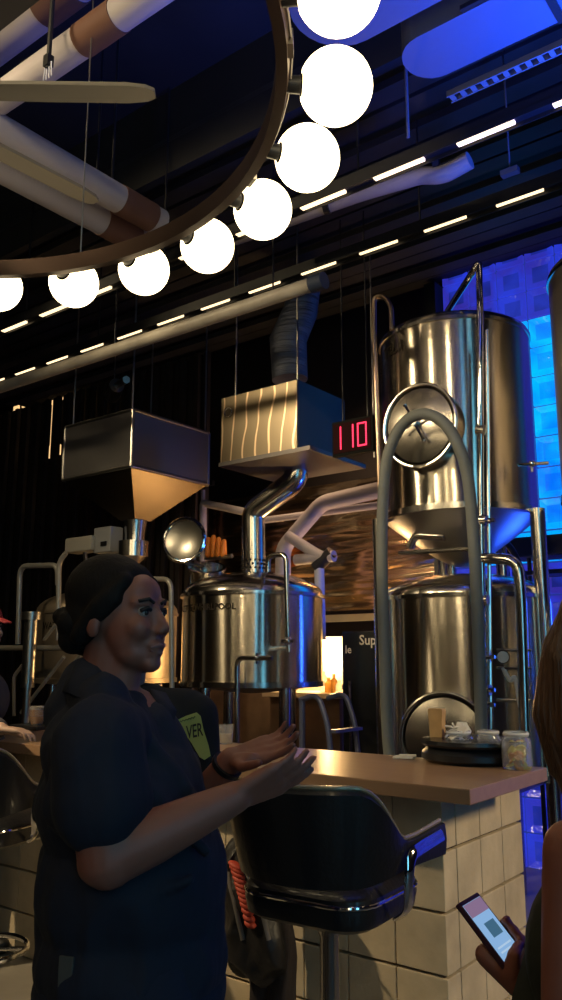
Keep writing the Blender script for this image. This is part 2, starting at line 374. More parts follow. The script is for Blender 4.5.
# along the bar direction: lower and upper pipe
wrapped('ceiling_pipe', (-3.9, 1.88, 4.02), (-1.2, 1.88, 4.02), .066, [(.515, .60)], 'white pipe with brown wrap crossing from the upper left corner', (.2, .9))
wrapped('ceiling_pipe', (-4.2, 1.93, 4.42), (-1.2, 1.93, 4.42), .085, [(.44, .52), (.80, .85)], 'higher white pipe in the very top left corner, brown wrap beside a dark beam', (.2, .9))
wrapped('ceiling_pipe', (-3.2, .6, 3.93), (-3.2, 3.0, 3.93), .078, [(.87, .97)], 'white pipe slanting down to the chandelier ring, right one of the pair', (.1, .85))
wrapped('ceiling_pipe', (-3.44, .6, 3.92), (-3.44, 3.1, 3.92), .078, [(.87, .97)], 'white pipe slanting down to the chandelier ring, left one of the pair', (.1, .85))
tag(MB().box((-3, 1.70, 4.25), (3.6, .10, .10)).build('ceiling_beam', mat('dark_beam', (.03, .028, .03), .6)), 'narrow dark beam running between the two white pipes at the top left', 'beam')
# black drop cord with a clear clip
t = thing('drop_cord', (-2.68, 1.72, 3.85), 'black drop cord ending in a clear clip in front of the white pipe', 'cord')
q = at(48, 68, v=1.72)
MB().tube([(q.x, q.y, q.z), (q.x + .003, q.y, q.z + .3), (q.x, q.y, 5.1)], .010, 8).build('cord', BLACKM, t)
mb = MB()
for dx in (-.02, -.007, .007, .02): mb.tube([(q.x + dx, q.y, q.z + .02), (q.x + dx * 1.3, q.y, q.z - .05)], .003, 6)
mb.build('clip', mat('clear_plastic', (.5, .5, .55), .2), t)
MB().box((q.x, q.y, q.z + .03), (.03, .03, .05)).build('plug', BLACKM, t)
# ---- ceiling fan with tapered blades, hub outside the frame ----
hub = at(-121, 91, z=3.40)
t = thing('ceiling_fan', tuple(hub), 'ceiling fan with pale blades reaching in from the left edge of the photo', 'fan')
MB().lathe([(.0, -.06), (.08, -.05), (.1, 0), (.08, .06), (.0, .08)], hub, 24).build('motor', BLACKM, t)
MB().cyl(hub + Vector((0, 0, .06)), (hub.x, hub.y, 5.1), .015, seg=10).build('down_rod', BLACKM, t)
FANB = mat('fan_blade', (.12, .105, .085), .6)
tips = [at(155, 95, z=3.40), at(96, 203, z=3.40)]
angs = [math.atan2(q.y - hub.y, q.x - hub.x) for q in tips]; lens = [(Vector((q.x, q.y, 0)) - Vector((hub.x, hub.y, 0))).length for q in tips]
for a in (angs[0], angs[1], angs[1] + 1.25, angs[1] + 2.5, angs[0] - 1.25, angs[0] - 2.3):
    d = Vector((math.cos(a), math.sin(a), 0)); n = Vector((-d.y, d.x, 0)); L = lens[0] if a == angs[0] else lens[1]
    out = []
    for k, (s, w) in enumerate([(.1, .03), (.25, .042), (.6, .046), (.9, .046), (.97, .036), (1.0, .018)]): out.append(hub + d * L * s + n * w)
    out += [p - n * 2 * (p - hub).dot(n) for p in out[::-1]]
    MB().prism(out, (0, 0, .014)).build('blade', FANB, t)
# ---- ducts top right ----
DUCT = mat('grey_duct', (.07, .08, .12), .45, .0, bump=.05)
def duct(name, u0, u1, v, z, w, h, label):
    t = thing(name, ((u0 + u1) / 2, v, z), label, 'duct')
    mb = MB(); pts = []
    for k in range(13): q = PI / 2 + PI * k / 12; pts.append((u0 + w / 2 * math.cos(q) * .9, v + w / 2 * math.sin(q), z))
    pts += [(u1, v - w / 2, z), (u1, v + w / 2, z)]
    mb.prism(pts, (0, 0, h)); mb.build('duct_body', DUCT, t)
    MB().box(((u0 + u1) / 2 + .1, v - w / 2 - .012, z + .012), (u1 - u0 - .2, .02, .02)).build('seam', BLACKM, t)
    for u in (u0 + .5, u1 - .4): MB().box((u, v, z - .006), (.03, w, .012)).build('strap', BLACKM, t)
duct('ceiling_duct', -1.33, -.35, 2.755, 3.92, .27, .3, 'wide rounded duct lit blue near the top right corner')
duct('ceiling_duct', -1.52, -.35, 2.34, 3.96, .42, .3, 'shadowed grey duct at the top right beside the largest globe')
t = thing('cable_tray', (-.2, 3.05, 3.95), 'perforated dark cable tray running beside the blue lit duct', 'cable tray')
mb = MB().box((-.85, 3.03, 3.94), (1.1, .006, .03)).box((-.85, 3.075, 3.94), (1.1, .006, .03))
for k in range(22): mb.box((-1.38 + k * .05, 3.052, 3.93), (.022, .045, .006))
mb.build('tray', mat('tray_metal', (.12, .12, .14), .5), t)
q = at(407, 104, v=2.9)
tag(MB().cyl((q.x, q.y, 3.71), (q.x, q.y, 5.1), .008, seg=8).build('hanging_rod', DUCT), 'thin vertical rod hanging blue lit below the wide duct', 'rod')
q1 = at(510, 172, v=3.7)
tag(MB().box((q1.x, 3.7, q1.z), (.09, .04, .03)).cyl((q1.x, 3.7, q1.z), (q1.x, 3.7, 4.62), .005, seg=6).build('junction_box', DUCT), 'small metal fitting between the two light tracks at the right', 'junction box')
# ================= TANKS =================
def bent_text(s, size, c, r, ang, z, m, name, parent):
    vs, fs = text_geo(s, size); out = []
    for p in vs: a = ang + p.x / r; out.append((c[0] + r * math.cos(a), c[1] + r * math.sin(a), z + p.y))
    return MB().add(out, fs).build(name, m, parent)
INK = mat('dark_lettering', (.03, .02, .01), .6)
def on_cyl(c, r, a, z): return Vector((c[0] + r * math.cos(a), c[1] + r * math.sin(a), z))
def manway(t, c, r, a, z, R, oval=1.0):
    d = Vector((math.cos(a), math.sin(a), 0)); e = Vector((-d.y, d.x, 0)); k = Vector((c[0], c[1], z))
    def ring(rad, dep, rr, name, m, seg=10):
        pts = [k + d * dep + e * rad * math.cos(q) + UP * rad * oval * math.sin(q) for q in [2 * PI * i / 48 for i in range(48)]]
        return MB().tube(pts, rr, seg, closed=True).build(name, m, t)
    # collar
    vs = []; fs = []; n = 48
    for i in range(n):
        q = 2 * PI * i / n; x = R * math.cos(q); dd = math.sqrt(max(r * r - x * x, 0))
        vs += [k + d * (dd - .01) + e * x + UP * R * oval * math.sin(q), k + d * (r + .07) + e * x + UP * R * oval * math.sin(q)]
    for i in range(n): j = (i + 1) % n; fs.append((2 * i, 2 * j, 2 * j + 1, 2 * i + 1))
    MB().add(vs, fs, 0, True).build('manway_collar', STEELP, t)
    ring(R, r + .07, .013, 'manway_ring', STEELP)
    # dished door
    prof = [(R * .93, 0), (R * .9, .015), (R * .6, .035), (R * .3, .045), (.0, .05)]
    mbd = MB(); nn = 40; vs = []; fs = []
    for rr, h in prof:
        for i in range(nn): q = 2 * PI * i / nn; vs.append(k + d * (r + .055 + h) + e * rr * math.cos(q) + UP * rr * oval * math.sin(q))
    for i in range(len(prof) - 1):
        for j in range(nn): l = (j + 1) % nn; fs.append((i * nn + j, i * nn + l, (i + 1) * nn + l, (i + 1) * nn + j))
    dr = mbd.add(vs, fs, 0, True).build('manway_door', mat('dished_steel_door', (.5, .46, .41), .24, 1), t)
    h = k + d * (r + .14)
    hb = MB().cyl(h - d * .04, h + d * .02, .022, seg=12)
    for i in range(4):
        q = .45 + i * PI / 2; w_ = h + (e * math.cos(q) + UP * math.sin(q)) * (.13 if i % 2 else .09); hb.tube([h, w_], [.009, .007], 8).sphere(w_, .014, 10, 8)
    hb.build('handwheel', CHROME, dr)
def vessel(name, c, r, z0, z1, dome, cone, label, cat='tank', group=None, band=True):
    t = thing(name, (c[0], c[1], min(z0 - cone, 0 if cone == 0 else z0 - cone)), label, cat, group)
    MB().lathe([(r, z0), (r, z1)], (c[0], c[1], 0), 96).build('shell', STEEL, t)
    prof = [(r + .006, z1 - .01)] + [((r + .006) * math.cos(q), z1 + dome * math.sin(q)) for q in [PI / 2 * i / 10 for i in range(1, 10)]] + [(0.0, z1 + dome)]
    MB().lathe(prof, (c[0], c[1], 0), 72).build('dome', STEELP, t)
    MB().lathe([(r - .01, z1 - .035), (r + .012, z1 - .03), (r + .012, z1 - .008), (r - .01, z1 - .004), (r - .01, z1 - .035)], (c[0], c[1], 0), 72).build('rim_band', STEELP, t)
    MB().lathe([(r - .01, z0 - .01), (r + .012, z0 - .006), (r + .012, z0 + .03), (r - .01, z0 + .035), (r - .01, z0 - .01)], (c[0], c[1], 0), 72).build('rim_band', STEELP, t)
    b = max(cone, .05)
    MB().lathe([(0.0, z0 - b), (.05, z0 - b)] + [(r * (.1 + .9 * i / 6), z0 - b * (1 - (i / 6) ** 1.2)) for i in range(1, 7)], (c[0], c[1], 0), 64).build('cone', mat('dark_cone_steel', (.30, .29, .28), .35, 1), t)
    return t
def legs(t, c, R, z0, z1, angs, w=.045, m=None):
    for a in angs:
        p = Vector((c[0] + R * math.cos(a), c[1] + R * math.sin(a), 0))
        MB().cyl((p.x, p.y, z0), (p.x, p.y, z1), w, seg=16).build('leg', m or STEELP, t)
CA = math.atan2(-4.8, 2.25)   # direction from the tanks back towards the bar's front
# stacked pair, middle right
F1 = (-2.25, 4.8)
ft = vessel('fermenter_tank', F1, .485, 2.33, 3.53, .10, .30, 'upper steel fermenter tank with oval door, stacked over another tank')
manway(ft, F1, .485, CA - .40, 2.83, .235, 1.08)
bent_text('TEL.1', .10, F1, .491, CA - .90, 3.37, INK, 'lettering', ft)
lt = vessel('fermenter_tank', F1, .50, .78, 1.84, .14, .18, 'lower steel tank standing directly below the upper fermenter, behind the tray')
manway(lt, F1, .50, CA - .24, 1.02, .25, 1.0)
# stand
FR = thing('tank_stand', (F1[0], F1[1], 0), 'tubular steel stand carrying the two stacked tanks', 'stand')
for a in (CA - 1.42, CA + 1.05, CA + 2.6, CA - 2.9):
    p = Vector((F1[0] + .52 * math.cos(a), F1[1] + .52 * math.sin(a), 0))
    MB().cyl((p.x, p.y, 0), (p.x, p.y, 2.34), .045, seg=16).build('leg', STEELP, FR)
# neighbour at the right edge
F2 = (-1.10, 4.86)
f2 = vessel('fermenter_tank', F2, .485, 2.35, 3.72, .12, .34, 'steel fermenter tank cut off by the right edge of the photo')
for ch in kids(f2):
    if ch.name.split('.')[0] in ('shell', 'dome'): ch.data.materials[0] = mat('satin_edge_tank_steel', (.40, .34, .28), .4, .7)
manway(f2, F2, .485, CA - .3, 2.8, .235, 1.05)
l2 = vessel('fermenter_tank', F2, .50, .78, 1.70, .14, .18, 'lower steel tank at the right edge, behind the long brown hair')
FR2 = thing('tank_stand', (F2[0], F2[1], 0), 'steel stand under the tank at the right edge of the photo', 'stand')
for a in (CA + 1.05, CA + 2.6, CA - 2.9, CA - .9):
    p = Vector((F2[0] + .52 * math.cos(a), F2[1] + .52 * math.sin(a), 0)); MB().cyl((p.x, p.y, 0), (p.x, p.y, 2.36), .045, seg=16).build('leg', STEELP, FR2)
q = at(543, 464, v=4.62)
t = thing('valve_pipe', tuple(q), 'small steel sampling pipe with valve between the two upper tanks', 'valve')
MB().tube([at(518, 465, v=4.5), at(548, 463, v=4.62)], .011, 10).build('pipe', CHROME, t)
MB().sphere(at(532, 464, v=4.56), .022).cyl(at(532, 464, v=4.56), at(532, 472, v=4.56), .008).build('valve', CHROME, t)
# kettle
K = (-3.96, 4.78); KA = math.atan2(-4.78, 3.96)
kt = vessel('whirlpool_kettle', K, .525, 1.27, 1.93, .17, .06, 'large steel whirlpool kettle with a chimney, left of the stacked tanks', 'kettle')
bent_text('KETTLE_WHIRLPOOL', .062, K, .531, KA - .78, 1.795, INK, 'lettering', kt)
legs(kt, K, .40, 0, 1.27, (KA - 1.0, KA + .62, KA + 2.3, KA + 3.6))
MB().lathe([(.53, 1.90), (.545, 1.905), (.545, 1.925), (.53, 1.93)], (K[0], K[1], 0), 72).build('top_band', STEELP, kt)
a = at(254, 566, v=4.86); b = at(253, 512, v=4.86); c = at(296, 480, v=4.9); dd = at(298, 440, v=4.9)
MB().tube(fillet([(a.x, a.y, a.z - .06), b, (c.x, c.y, c.z), (c.x + .02, c.y, c.z + .25)], .07, 4), .092, 28).build('chimney', STEELP, kt)
mb = MB()
for j in range(3):
    for i in range(16): q = 2 * PI * (i + .5 * (j % 2)) / 16; mb.sphere((a.x + .094 * math.cos(q), a.y + .094 * math.sin(q), a.z - .02 + j * .03), .009, 8, 6)
mb.build('vent_hole', mat('dark_hole', (.01, .01, .01), .8), kt)
# open round lid of the kettle's manway, with its neck and hinge
lc = at(184, 540, d=6.15); vd = (lc - Vector((0, 0, CAMZ))).normalized(); lid_n = Vector((.35, -.93, .08)).normalized()
e1 = lid_n.cross(UP).normalized(); e2 = e1.cross(lid_n)
ld = MB().tube([lc + (e1 * math.cos(q) + e2 * math.sin(q)) * .165 for q in [2 * PI * i / 40 for i in range(40)]], .016, 10, closed=True).build('lid_rim', CHROME, kt)
MB().add([lc + lid_n * -.02 * (1 if i else 3) for i in (0,)] + [lc + (e1 * math.cos(q) + e2 * math.sin(q)) * .16 for q in [2 * PI * i / 40 for i in range(40)]], [(0, 1 + i, 1 + (i + 1) % 40) for i in range(40)], 0, True).build('lid', mat('lid_inner_steel', (.42, .40, .36), .3, 1), kt)
nk = at(207, 572, v=4.55)
MB().lathe([(.13, -.08), (.13, .03), (.145, .03), (.145, .05), (.12, .05), (.12, -.02)], (nk.x, nk.y, nk.z - .01), 32, axis=(.3, -.35, 1)).build('manway_neck', STEELP, kt)
MB().cyl(lc - e2 * .16, (nk.x - .12, nk.y + .05, nk.z + .02), .014, seg=8).cyl(lc - e2 * .16 + e1 * .05, (nk.x - .05, nk.y + .02, nk.z + .05), .012, seg=8).build('hinge', STEELD, kt)
# kettle side piping: sight pipe and low bracket pipe
t = thing('kettle_pipework', (-3.3, 4.22, 1.2), 'thin bent steel pipe rising in front of the kettle with a valve', 'pipe')
P = lambda x, y: at(x, y, v=4.2)
MB().tube(fillet([P(268, 572), P(268, 556), P(286, 554), P(288, 640), P(289, 652)], .05), .017, 12).build('pipe', STEELP, t)
MB().cyl(P(268, 570), (K[0] + .25, K[1] - .2, 2.03), .015).build('stub', STEELP, t)
MB().cyl(P(289, 648), (K[0] + .40, K[1] - .28, P(289, 648).z), .015).build('stub', STEELP, t)
MB().sphere(P(288, 641), .03).tube([P(282, 641), P(294, 641)], .012, 8).build('valve', CHROME, t)
t = thing('bracket_pipe', (-3.5, 4.1, 1.0), 'low steel pipe bent at a right angle in front of the kettle', 'pipe')
P = lambda x, y: at(x, y, v=4.12)
MB().tube(fillet([P(237, 760), P(237, 658), P(272, 658)], .06), .016, 12).build('pipe', STEELP, t)
MB().cyl(P(271, 658), (K[0] + .36, K[1] - .3, P(271, 658).z), .015).build('stub', STEELP, t)
MB().cyl(P(237, 755), (P(237, 755).x, 4.12, 0), .016).build('foot', STEELP, t)
MB().tube([P(257, 653), P(257, 664)], .01, 8).sphere(P(257, 658), .024).build('valve', CHROME, t)
# blue lit step stool / ladder right of the kettle legs
t = thing('step_ladder', (-3.05, 4.5, 0), 'metal step ladder lit blue beside the kettle legs', 'ladder')
P = lambda x, y: at(x, y, v=4.5)
BLU = mat('blue_grey_ladder', (.12, .13, .2), .35, .3)
for off in (0, .32):
    o3 = Vector((0, off, 0)); f = P(332, 760)
    MB().tube(fillet([P(300, 700) + o3, P(318, 694) + o3, P(328, 725) + o3, Vector((f.x + .08, f.y, 0)) + o3], .08), .018, 10).build('rail', BLU, t)
for k in range(4):
    z = .25 + k * .25; x = P(331, 745).x + .07 - k * .02
    MB().box((x, 4.66, z), (.06, .32, .02)).build('tread', BLU, t)
p0 = P(302, 745); MB().cyl((p0.x, p0.y, 0), P(302, 700), .02, seg=10).build('strut', BLU, t)
# mash tun at far left
M3 = (-5.62, 4.80)
mt = vessel('mash_tun', M3, .60, 1.27, 1.86, .20, .06, 'steel mash tun at the left behind the head of the woman', 'mash tun')
bent_text('WATER TANK', .08, M3, .604, math.atan2(-4.8, 5.62) - .62, 1.70, INK, 'lettering', mt)
for ch in kids(mt):
    if ch.name.split('.')[0] in ('shell', 'dome', 'rim_band'): ch.data.materials[0] = mat('satin_tun_steel', (.42, .34, .25), .42, .75)
legs(mt, M3, .45, 0, 1.27, (-2.4, -.7, .8, 2.4))
MB().lathe([(.2, 0), (.2, .06), (.16, .09), (.0, .1)], (M3[0] + .1, M3[1], 2.03), 32).build('lid', STEELP, mt)
# ---- grist hopper ----
t = thing('grist_hopper', (-5.27, 4.7, 2.5), 'suspended steel hopper box with a funnel bottom, upper left', 'hopper')
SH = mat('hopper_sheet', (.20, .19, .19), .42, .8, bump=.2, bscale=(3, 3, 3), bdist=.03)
u0, u1, v0, v1, zb, zt = -5.69, -4.83, 4.3, 5.2, 2.97, 3.44
mb = MB().box(((u0 + u1) / 2, v0, (zb + zt) / 2), (u1 - u0, .012, zt - zb)).box(((u0 + u1) / 2, v1, (zb + zt) / 2), (u1 - u0, .012, zt - zb))
mb.box((u0, (v0 + v1) / 2, (zb + zt) / 2), (.012, v1 - v0, zt - zb)).box((u1, (v0 + v1) / 2, (zb + zt) / 2), (.012, v1 - v0, zt - zb)); mb.build('box_walls', SH, t)
mb = MB()
for a_, b_ in (((u0, v0), (u1, v0)), ((u1, v0), (u1, v1)), ((u1, v1), (u0, v1)), ((u0, v1), (u0, v0))):
    for z in (zb, zt): mb.tube([(*a_, z), (*b_, z)], .016, 8)
for a_ in ((u0, v0), (u1, v0), (u1, v1), (u0, v1)): mb.tube([(*a_, zb), (*a_, zt)], .016, 8)
mb.build('edge_frame', STEELD, t)
uc, vc = -5.22, 4.72; h = .09
T4 = [(u0, v0, zb), (u1, v0, zb), (u1, v1, zb), (u0, v1, zb)]; B4 = [(uc - h, vc - h, 2.62), (uc + h, vc - h, 2.62), (uc + h, vc + h, 2.62), (uc - h, vc + h, 2.62)]
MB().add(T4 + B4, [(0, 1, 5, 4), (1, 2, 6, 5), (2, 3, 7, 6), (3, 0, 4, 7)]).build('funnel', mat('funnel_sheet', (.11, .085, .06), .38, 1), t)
MB().lathe([(.10, 2.62), (.085, 2.5), (.085, 2.42)], (uc, vc, 0), 24).build('outlet', STEELP, t)
for a_ in ((u0 + .1, v0), (u1 - .01, v0), (u1, v1 - .05), (u0 + .1, v1)): MB().cyl((*a_, zt), (*a_, 4.62), .008, seg=6).build('hanger', STEELD, t)
q = at(112, 396, v=5.25)
t2 = thing('auger_motor', tuple(q), 'small round motor lying above the grist hopper', 'motor')
ax = Vector((.85, -.5, .12)).normalized()
MB().cyl(q - ax * .0, q + ax * .26, .075, seg=24).build('motor_body', STEELD, t2)
MB().tube([q + Vector((math.cos(k * PI / 12), 0, math.sin(k * PI / 12))) * .05 - Vector((0, .02, 0)) for k in range(24)], .01, 6, closed=True).build('front_ring', STEELP, t2)
MB().tube([q + ax * .26, q + ax * .45 + Vector((0, 0, -.06)), q + ax * .75 + Vector((0, 0, -.16))], .035, 12).build('auger_tube', STEELD, t2)
MB().cyl(q + ax * .1 + Vector((0, 0, .07)), (q.x + ax.x * .1, q.y + ax.y * .1, 4.62), .006, seg=6).build('hanger', STEELD, t2)
# mill cup under the hopper
t = thing('grain_sieve', (-5.15, 4.62, 2.2), 'small round steel cup hanging below the hopper funnel', 'cup')
MB().lathe([(.0, 2.15), (.045, 2.16), (.05, 2.24), (.13, 2.30), (.13, 2.43), (.12, 2.43), (.12, 2.31), (.0, 2.26)], (-5.17, 4.66, 0), 32).build('cup', STEELP, t)
# white control box
q = at(85, 545, v=4.6)
t = thing('control_box', tuple(q), 'white control box mounted above the mash tun', 'box')
MB().box((q.x, q.y, q.z), (.36, .16, .13), bev=.015).build('housing', mat('cream_enamel', (.5, .46, .38), .45), t)
MB().box((q.x + .27, q.y + .03, q.z + .02), (.22, .14, .22), bev=.01).build('side_unit', mat('grey_enamel', (.33, .33, .33), .45), t)
MB().box((q.x + .30, q.y - .045, q.z - .02), (.07, .008, .04)).build('display', BLACKP, t)
MB().cyl((q.x, q.y, q.z - .06), (q.x, q.y + .1, 1.95), .02, seg=8).build('bracket', STEELD, t)
# ---- steam hood box ----
t = thing('steam_hood', (-3.64, 4.75, 2.9), 'suspended square steel hood with swirl polished front above the kettle', 'hood')
m = bpy.data.materials.new('swirl_polished_steel'); m.use_nodes = True; n = m.node_tree; b = n.nodes['Principled BSDF']
b.inputs['Metallic'].default_value = 1; b.inputs['Roughness'].default_value = .3
tc = n.nodes.new('ShaderNodeTexCoord'); mp = n.nodes.new('ShaderNodeMapping'); mp.inputs['Location'].default_value = (.3, 0, .1)
wv = n.nodes.new('ShaderNodeTexWave'); wv.wave_type = 'BANDS'; wv.bands_direction = 'X'; wv.inputs['Scale'].default_value = 2.6; wv.inputs['Distortion'].default_value = 5; wv.inputs['Detail'].default_value = 1.5; wv.inputs['Detail Scale'].default_value = .9
rp = n.nodes.new('ShaderNodeMapRange'); rp.inputs[1].default_value = .93; rp.inputs[2].default_value = 1; rp.inputs[3].default_value = 0; rp.inputs[4].default_value = 1
mx = n.nodes.new('ShaderNodeMix'); mx.data_type = 'RGBA'; mx.inputs[6].default_value = (.20, .16, .11, 1); mx.inputs[7].default_value = (.75, .55, .36, 1)
n.links.new(tc.outputs['Object'], mp.inputs[0]); n.links.new(mp.outputs[0], wv.inputs['Vector']); n.links.new(wv.outputs['Fac'], rp.inputs[0]); n.links.new(rp.outputs[0], mx.inputs[0]); n.links.new(mx.outputs[2], b.inputs['Base Color'])
MB().box((-3.645, 4.45, 3.15), (.71, .014, .50)).build('front_panel', m, t)
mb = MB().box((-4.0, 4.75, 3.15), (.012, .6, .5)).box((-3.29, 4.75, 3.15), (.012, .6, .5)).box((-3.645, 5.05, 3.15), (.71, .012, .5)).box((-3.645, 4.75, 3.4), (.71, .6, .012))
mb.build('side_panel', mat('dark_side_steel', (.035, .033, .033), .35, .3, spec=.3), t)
MB().box((-3.58, 4.78, 2.88), (.84, .72, .03)).build('drip_tray', mat('tray_dark', (.10, .09, .09), .4, .7), t)
mb = MB()
mb.tube([(-3.94, 4.436, 3.22 + 0), (-3.94, 4.43, 3.2)], .004, 4)
mb = MB().tube([Vector((-3.93 + .035 * math.cos(q), 4.44, 3.28 + .035 * math.sin(q))) for q in [2 * PI * i / 20 for i in range(20)]], .005, 6, closed=True).build('emblem', STEELP, t)
for a_ in ((-3.88, 4.47), (-3.3, 4.47), (-3.0, 5.0)): MB().cyl((*a_, 3.4 if a_[0] < -3.1 else 2.9), (*a_, 4.62), .007, seg=6).build('hanger', STEELD, t)
mb = MB().tube([at(290, 380, v=4.9), at(288, 340, v=4.9), at(300, 312, v=4.9), at(306, 285, v=4.95)], [.14, .15, .14, .12], 20)
mb.build('flexible_duct', mat('flexible_duct_skin', (.13, .14, .18), .5, .3, bump=1, bscale=(3, 3, 30), bdist=.03), t)
# ---- digital clock ----
q = at(354, 437, v=4.6)
t = thing('digital_clock', (q.x, q.y, q.z), 'black digital display with glowing red digits beside the hood', 'display')
MB().box((q.x, q.y, q.z), (.33, .05, .25), bev=.008).build('housing', mat('matt_black_housing', (.006, .006, .006), .8, spec=.1), t)
REDD = mat('red_led', (.4, .0, .02), .4, emit=(1, .03, .09), es=2.2); REDG = mat('red_lens', (.012, .0, .001), .7, spec=.1)
MB().box((q.x, q.y - .027, q.z), (.30, .006, .21)).build('lens', REDG, t)
def seg7(u, segs, w=.065, h=.155):
    mb = MB(); y = q.y - .034; z = q.z
    S7 = {'a': ((u, z + h / 2), 'h'), 'd': ((u, z - h / 2), 'h'), 'g': ((u, z), 'h'), 'b': ((u + w / 2, z + h / 4), 'v'), 'c': ((u + w / 2, z - h / 4), 'v'), 'f': ((u - w / 2, z + h / 4), 'v'), 'e': ((u - w / 2, z - h / 4), 'v')}
    for s in segs:
        (x_, z_), k = S7[s]
        for i in range(6):
            o_ = (i - 2.5) / 6
            if k == 'h': mb.sphere((x_ + o_ * w * 1.1, y, z_), (.0075, .004, .0065), 8, 6)
            else: mb.sphere((x_, y, z_ + o_ * h / 2 * 1.1), (.0065, .004, .0085), 8, 6)
    mb.build('digit', REDD, t)
seg7(q.x - .12, 'bc'); seg7(q.x - .02, 'bc'); seg7(q.x + .085, 'abcdef')
MB().cyl((q.x - .1, q.y + .02, q.z + .12), (q.x - .1, q.y + .02, 4.62), .006, seg=6).cyl((q.x + .1, q.y + .02, q.z + .12), (q.x + .1, q.y + .02, 4.62), .006, seg=6).build('hanger', BLACKM, t)
# ---- pipework behind ----
GP = WHITEP
t = thing('insulated_pipe', (-3.6, 5.35, 2.3), 'thick white insulated pipe bending up and right behind the kettle', 'pipe')
P = lambda x, y: at(x, y, v=5.4)
MB().tube(fillet([P(283, 592), P(283, 548), P(322, 503), P(392, 487)], .08), .065, 18).build('pipe', GP, t)
MB().tube([P(366, 489), P(390, 486)], .02, 10).sphere(P(378, 487), .03, 10, 8).build('valve', CHROME, t)
t = thing('insulated_pipe', (-3.6, 5.3, 2.2), 'short white insulated pipe branching off low right of the chimney', 'pipe')
P = lambda x, y: at(x, y, v=5.3)
MB().tube(fillet([P(288, 536), P(318, 555), P(326, 558)], .05), .045, 16).tube(fillet([P(296, 560), P(334, 556)], .05), .045, 16).build('pipe', GP, t)
MB().tube([P(319, 560), P(321, 640)], .04, 14).build('drop_pipe', mat('blue_tinted_pipe', (.4, .42, .5), .5), t)
MB().tube([P(316, 568), P(328, 556), P(332, 552)], .05, 14).build('coupling', BLACKM, t)
t = thing('pipe_frame', (-4.6, 5.3, 2.2), 'grey square bent pipe left of the chimney', 'pipe')
P = lambda x, y: at(x, y, v=5.5)
MB().tube(fillet([P(203, 575), P(203, 503), P(250, 513)], .02, 2), .035, 12).tube([P(203, 503), P(203, 490)], .02, 8).tube([P(250, 522), P(380, 505)], .03, 10).build('pipe', GP, t)
q = at(215, 545, v=5.5)
t = thing('orange_gloves', tuple(q), 'orange rubber gloves hanging behind the open kettle lid', 'gloves')
mb = MB()
for i in range(5):
    p = at(203 + i * 5.2, 548, v=5.5); mb.capsule(p + Vector((0, 0, -.06)), p + Vector((.0, 0, .10 - .02 * abs(i - 2))), .03, .022, 10)
mb.build('glove', mat('orange_rubber', (.65, .22, .03), .5), t)
MB().tube([at(198, 560, v=5.5), at(232, 556, v=5.5)], .02, 8).build('peg_rail', STEELD, t)
# lit service shelf with jars behind the kettle
t = thing('service_counter', (-4.05, 5.75, 1.1), 'steel counter with a bright lamp lit top behind the kettle', 'counter')
MB().box((-4.05, 5.72, 1.17), (.75, .5, .04), bev=.005).build('worktop', mat('pale_counter', (.55, .48, .38), .3), t)
MB().box((-4.05, 5.76, .575), (.7, .42, 1.15)).build('cabinet', mat('brown_cabinet', (.14, .09, .06), .6, var=.25), t)
MB().box((-4.05, 5.985, 1.42), (.75, .02, .46)).build('glow_board', mat('cream_glow_board', (.6, .5, .36), .5, var=.3, vscale=8), t)  # pale board added to catch the lamp and make the shelf glow
AMB = mat('amber_glass', (.75, .42, .10), .1, trans=.5); CLR = mat('clear_glass', (.9, .9, .9), .05, trans=.9)
for i, (x, h_, r_, mm, lb) in enumerate([(324, .17, .03, CLR, 'tall clear bottle at the left end of the bright counter'), (329, .12, .035, AMB, 'squat amber bottle second from the left on the bright counter'), (334, .15, .028, AMB, 'slim amber bottle in the middle of the bright counter'), (339, .10, .036, CLR, 'short clear jar at the right end of the bright counter')]):
    p = at(x, 690, v=5.62)
    tag(MB().lathe([(0, 0), (r_, .002), (r_, h_ * .65), (r_ * .4, h_ * .8), (r_ * .4, h_), (0, h_)], (p.x, p.y, 1.19), 20).build('bottle', mm), lb, 'bottle', 'bottles on the lit counter')
# dark refrigerator with small white script
q = at(366, 680, v=5.2)
t = thing('dark_fridge', (q.x, 5.35, 0), 'tall dark cabinet with small white script left of the lower tank', 'cabinet')
MB().box((q.x + .02, 5.4, .83), (.42, .45, 1.66), bev=.012).build('body', mat('fridge_black', (.015, .016, .016), .25), t)
MB().tube([(q.x - .1, 5.14, .5), (q.x - .1, 5.14, 1.3)], .012, 8).build('handle', STEELP, t)
vs, fs = text_geo('Supa', .1); MB().add([(q.x + .06 + p.x, 5.17, 1.56 + p.y) for p in vs], fs).build('lettering', mat('white_script', (.8, .75, .6), .5), t)
vs, fs = text_geo('le', .08); MB().add([(q.x - .13 + p.x, 5.17, 1.50 + p.y) for p in vs], fs).build('lettering', MATS['white_script'], t)
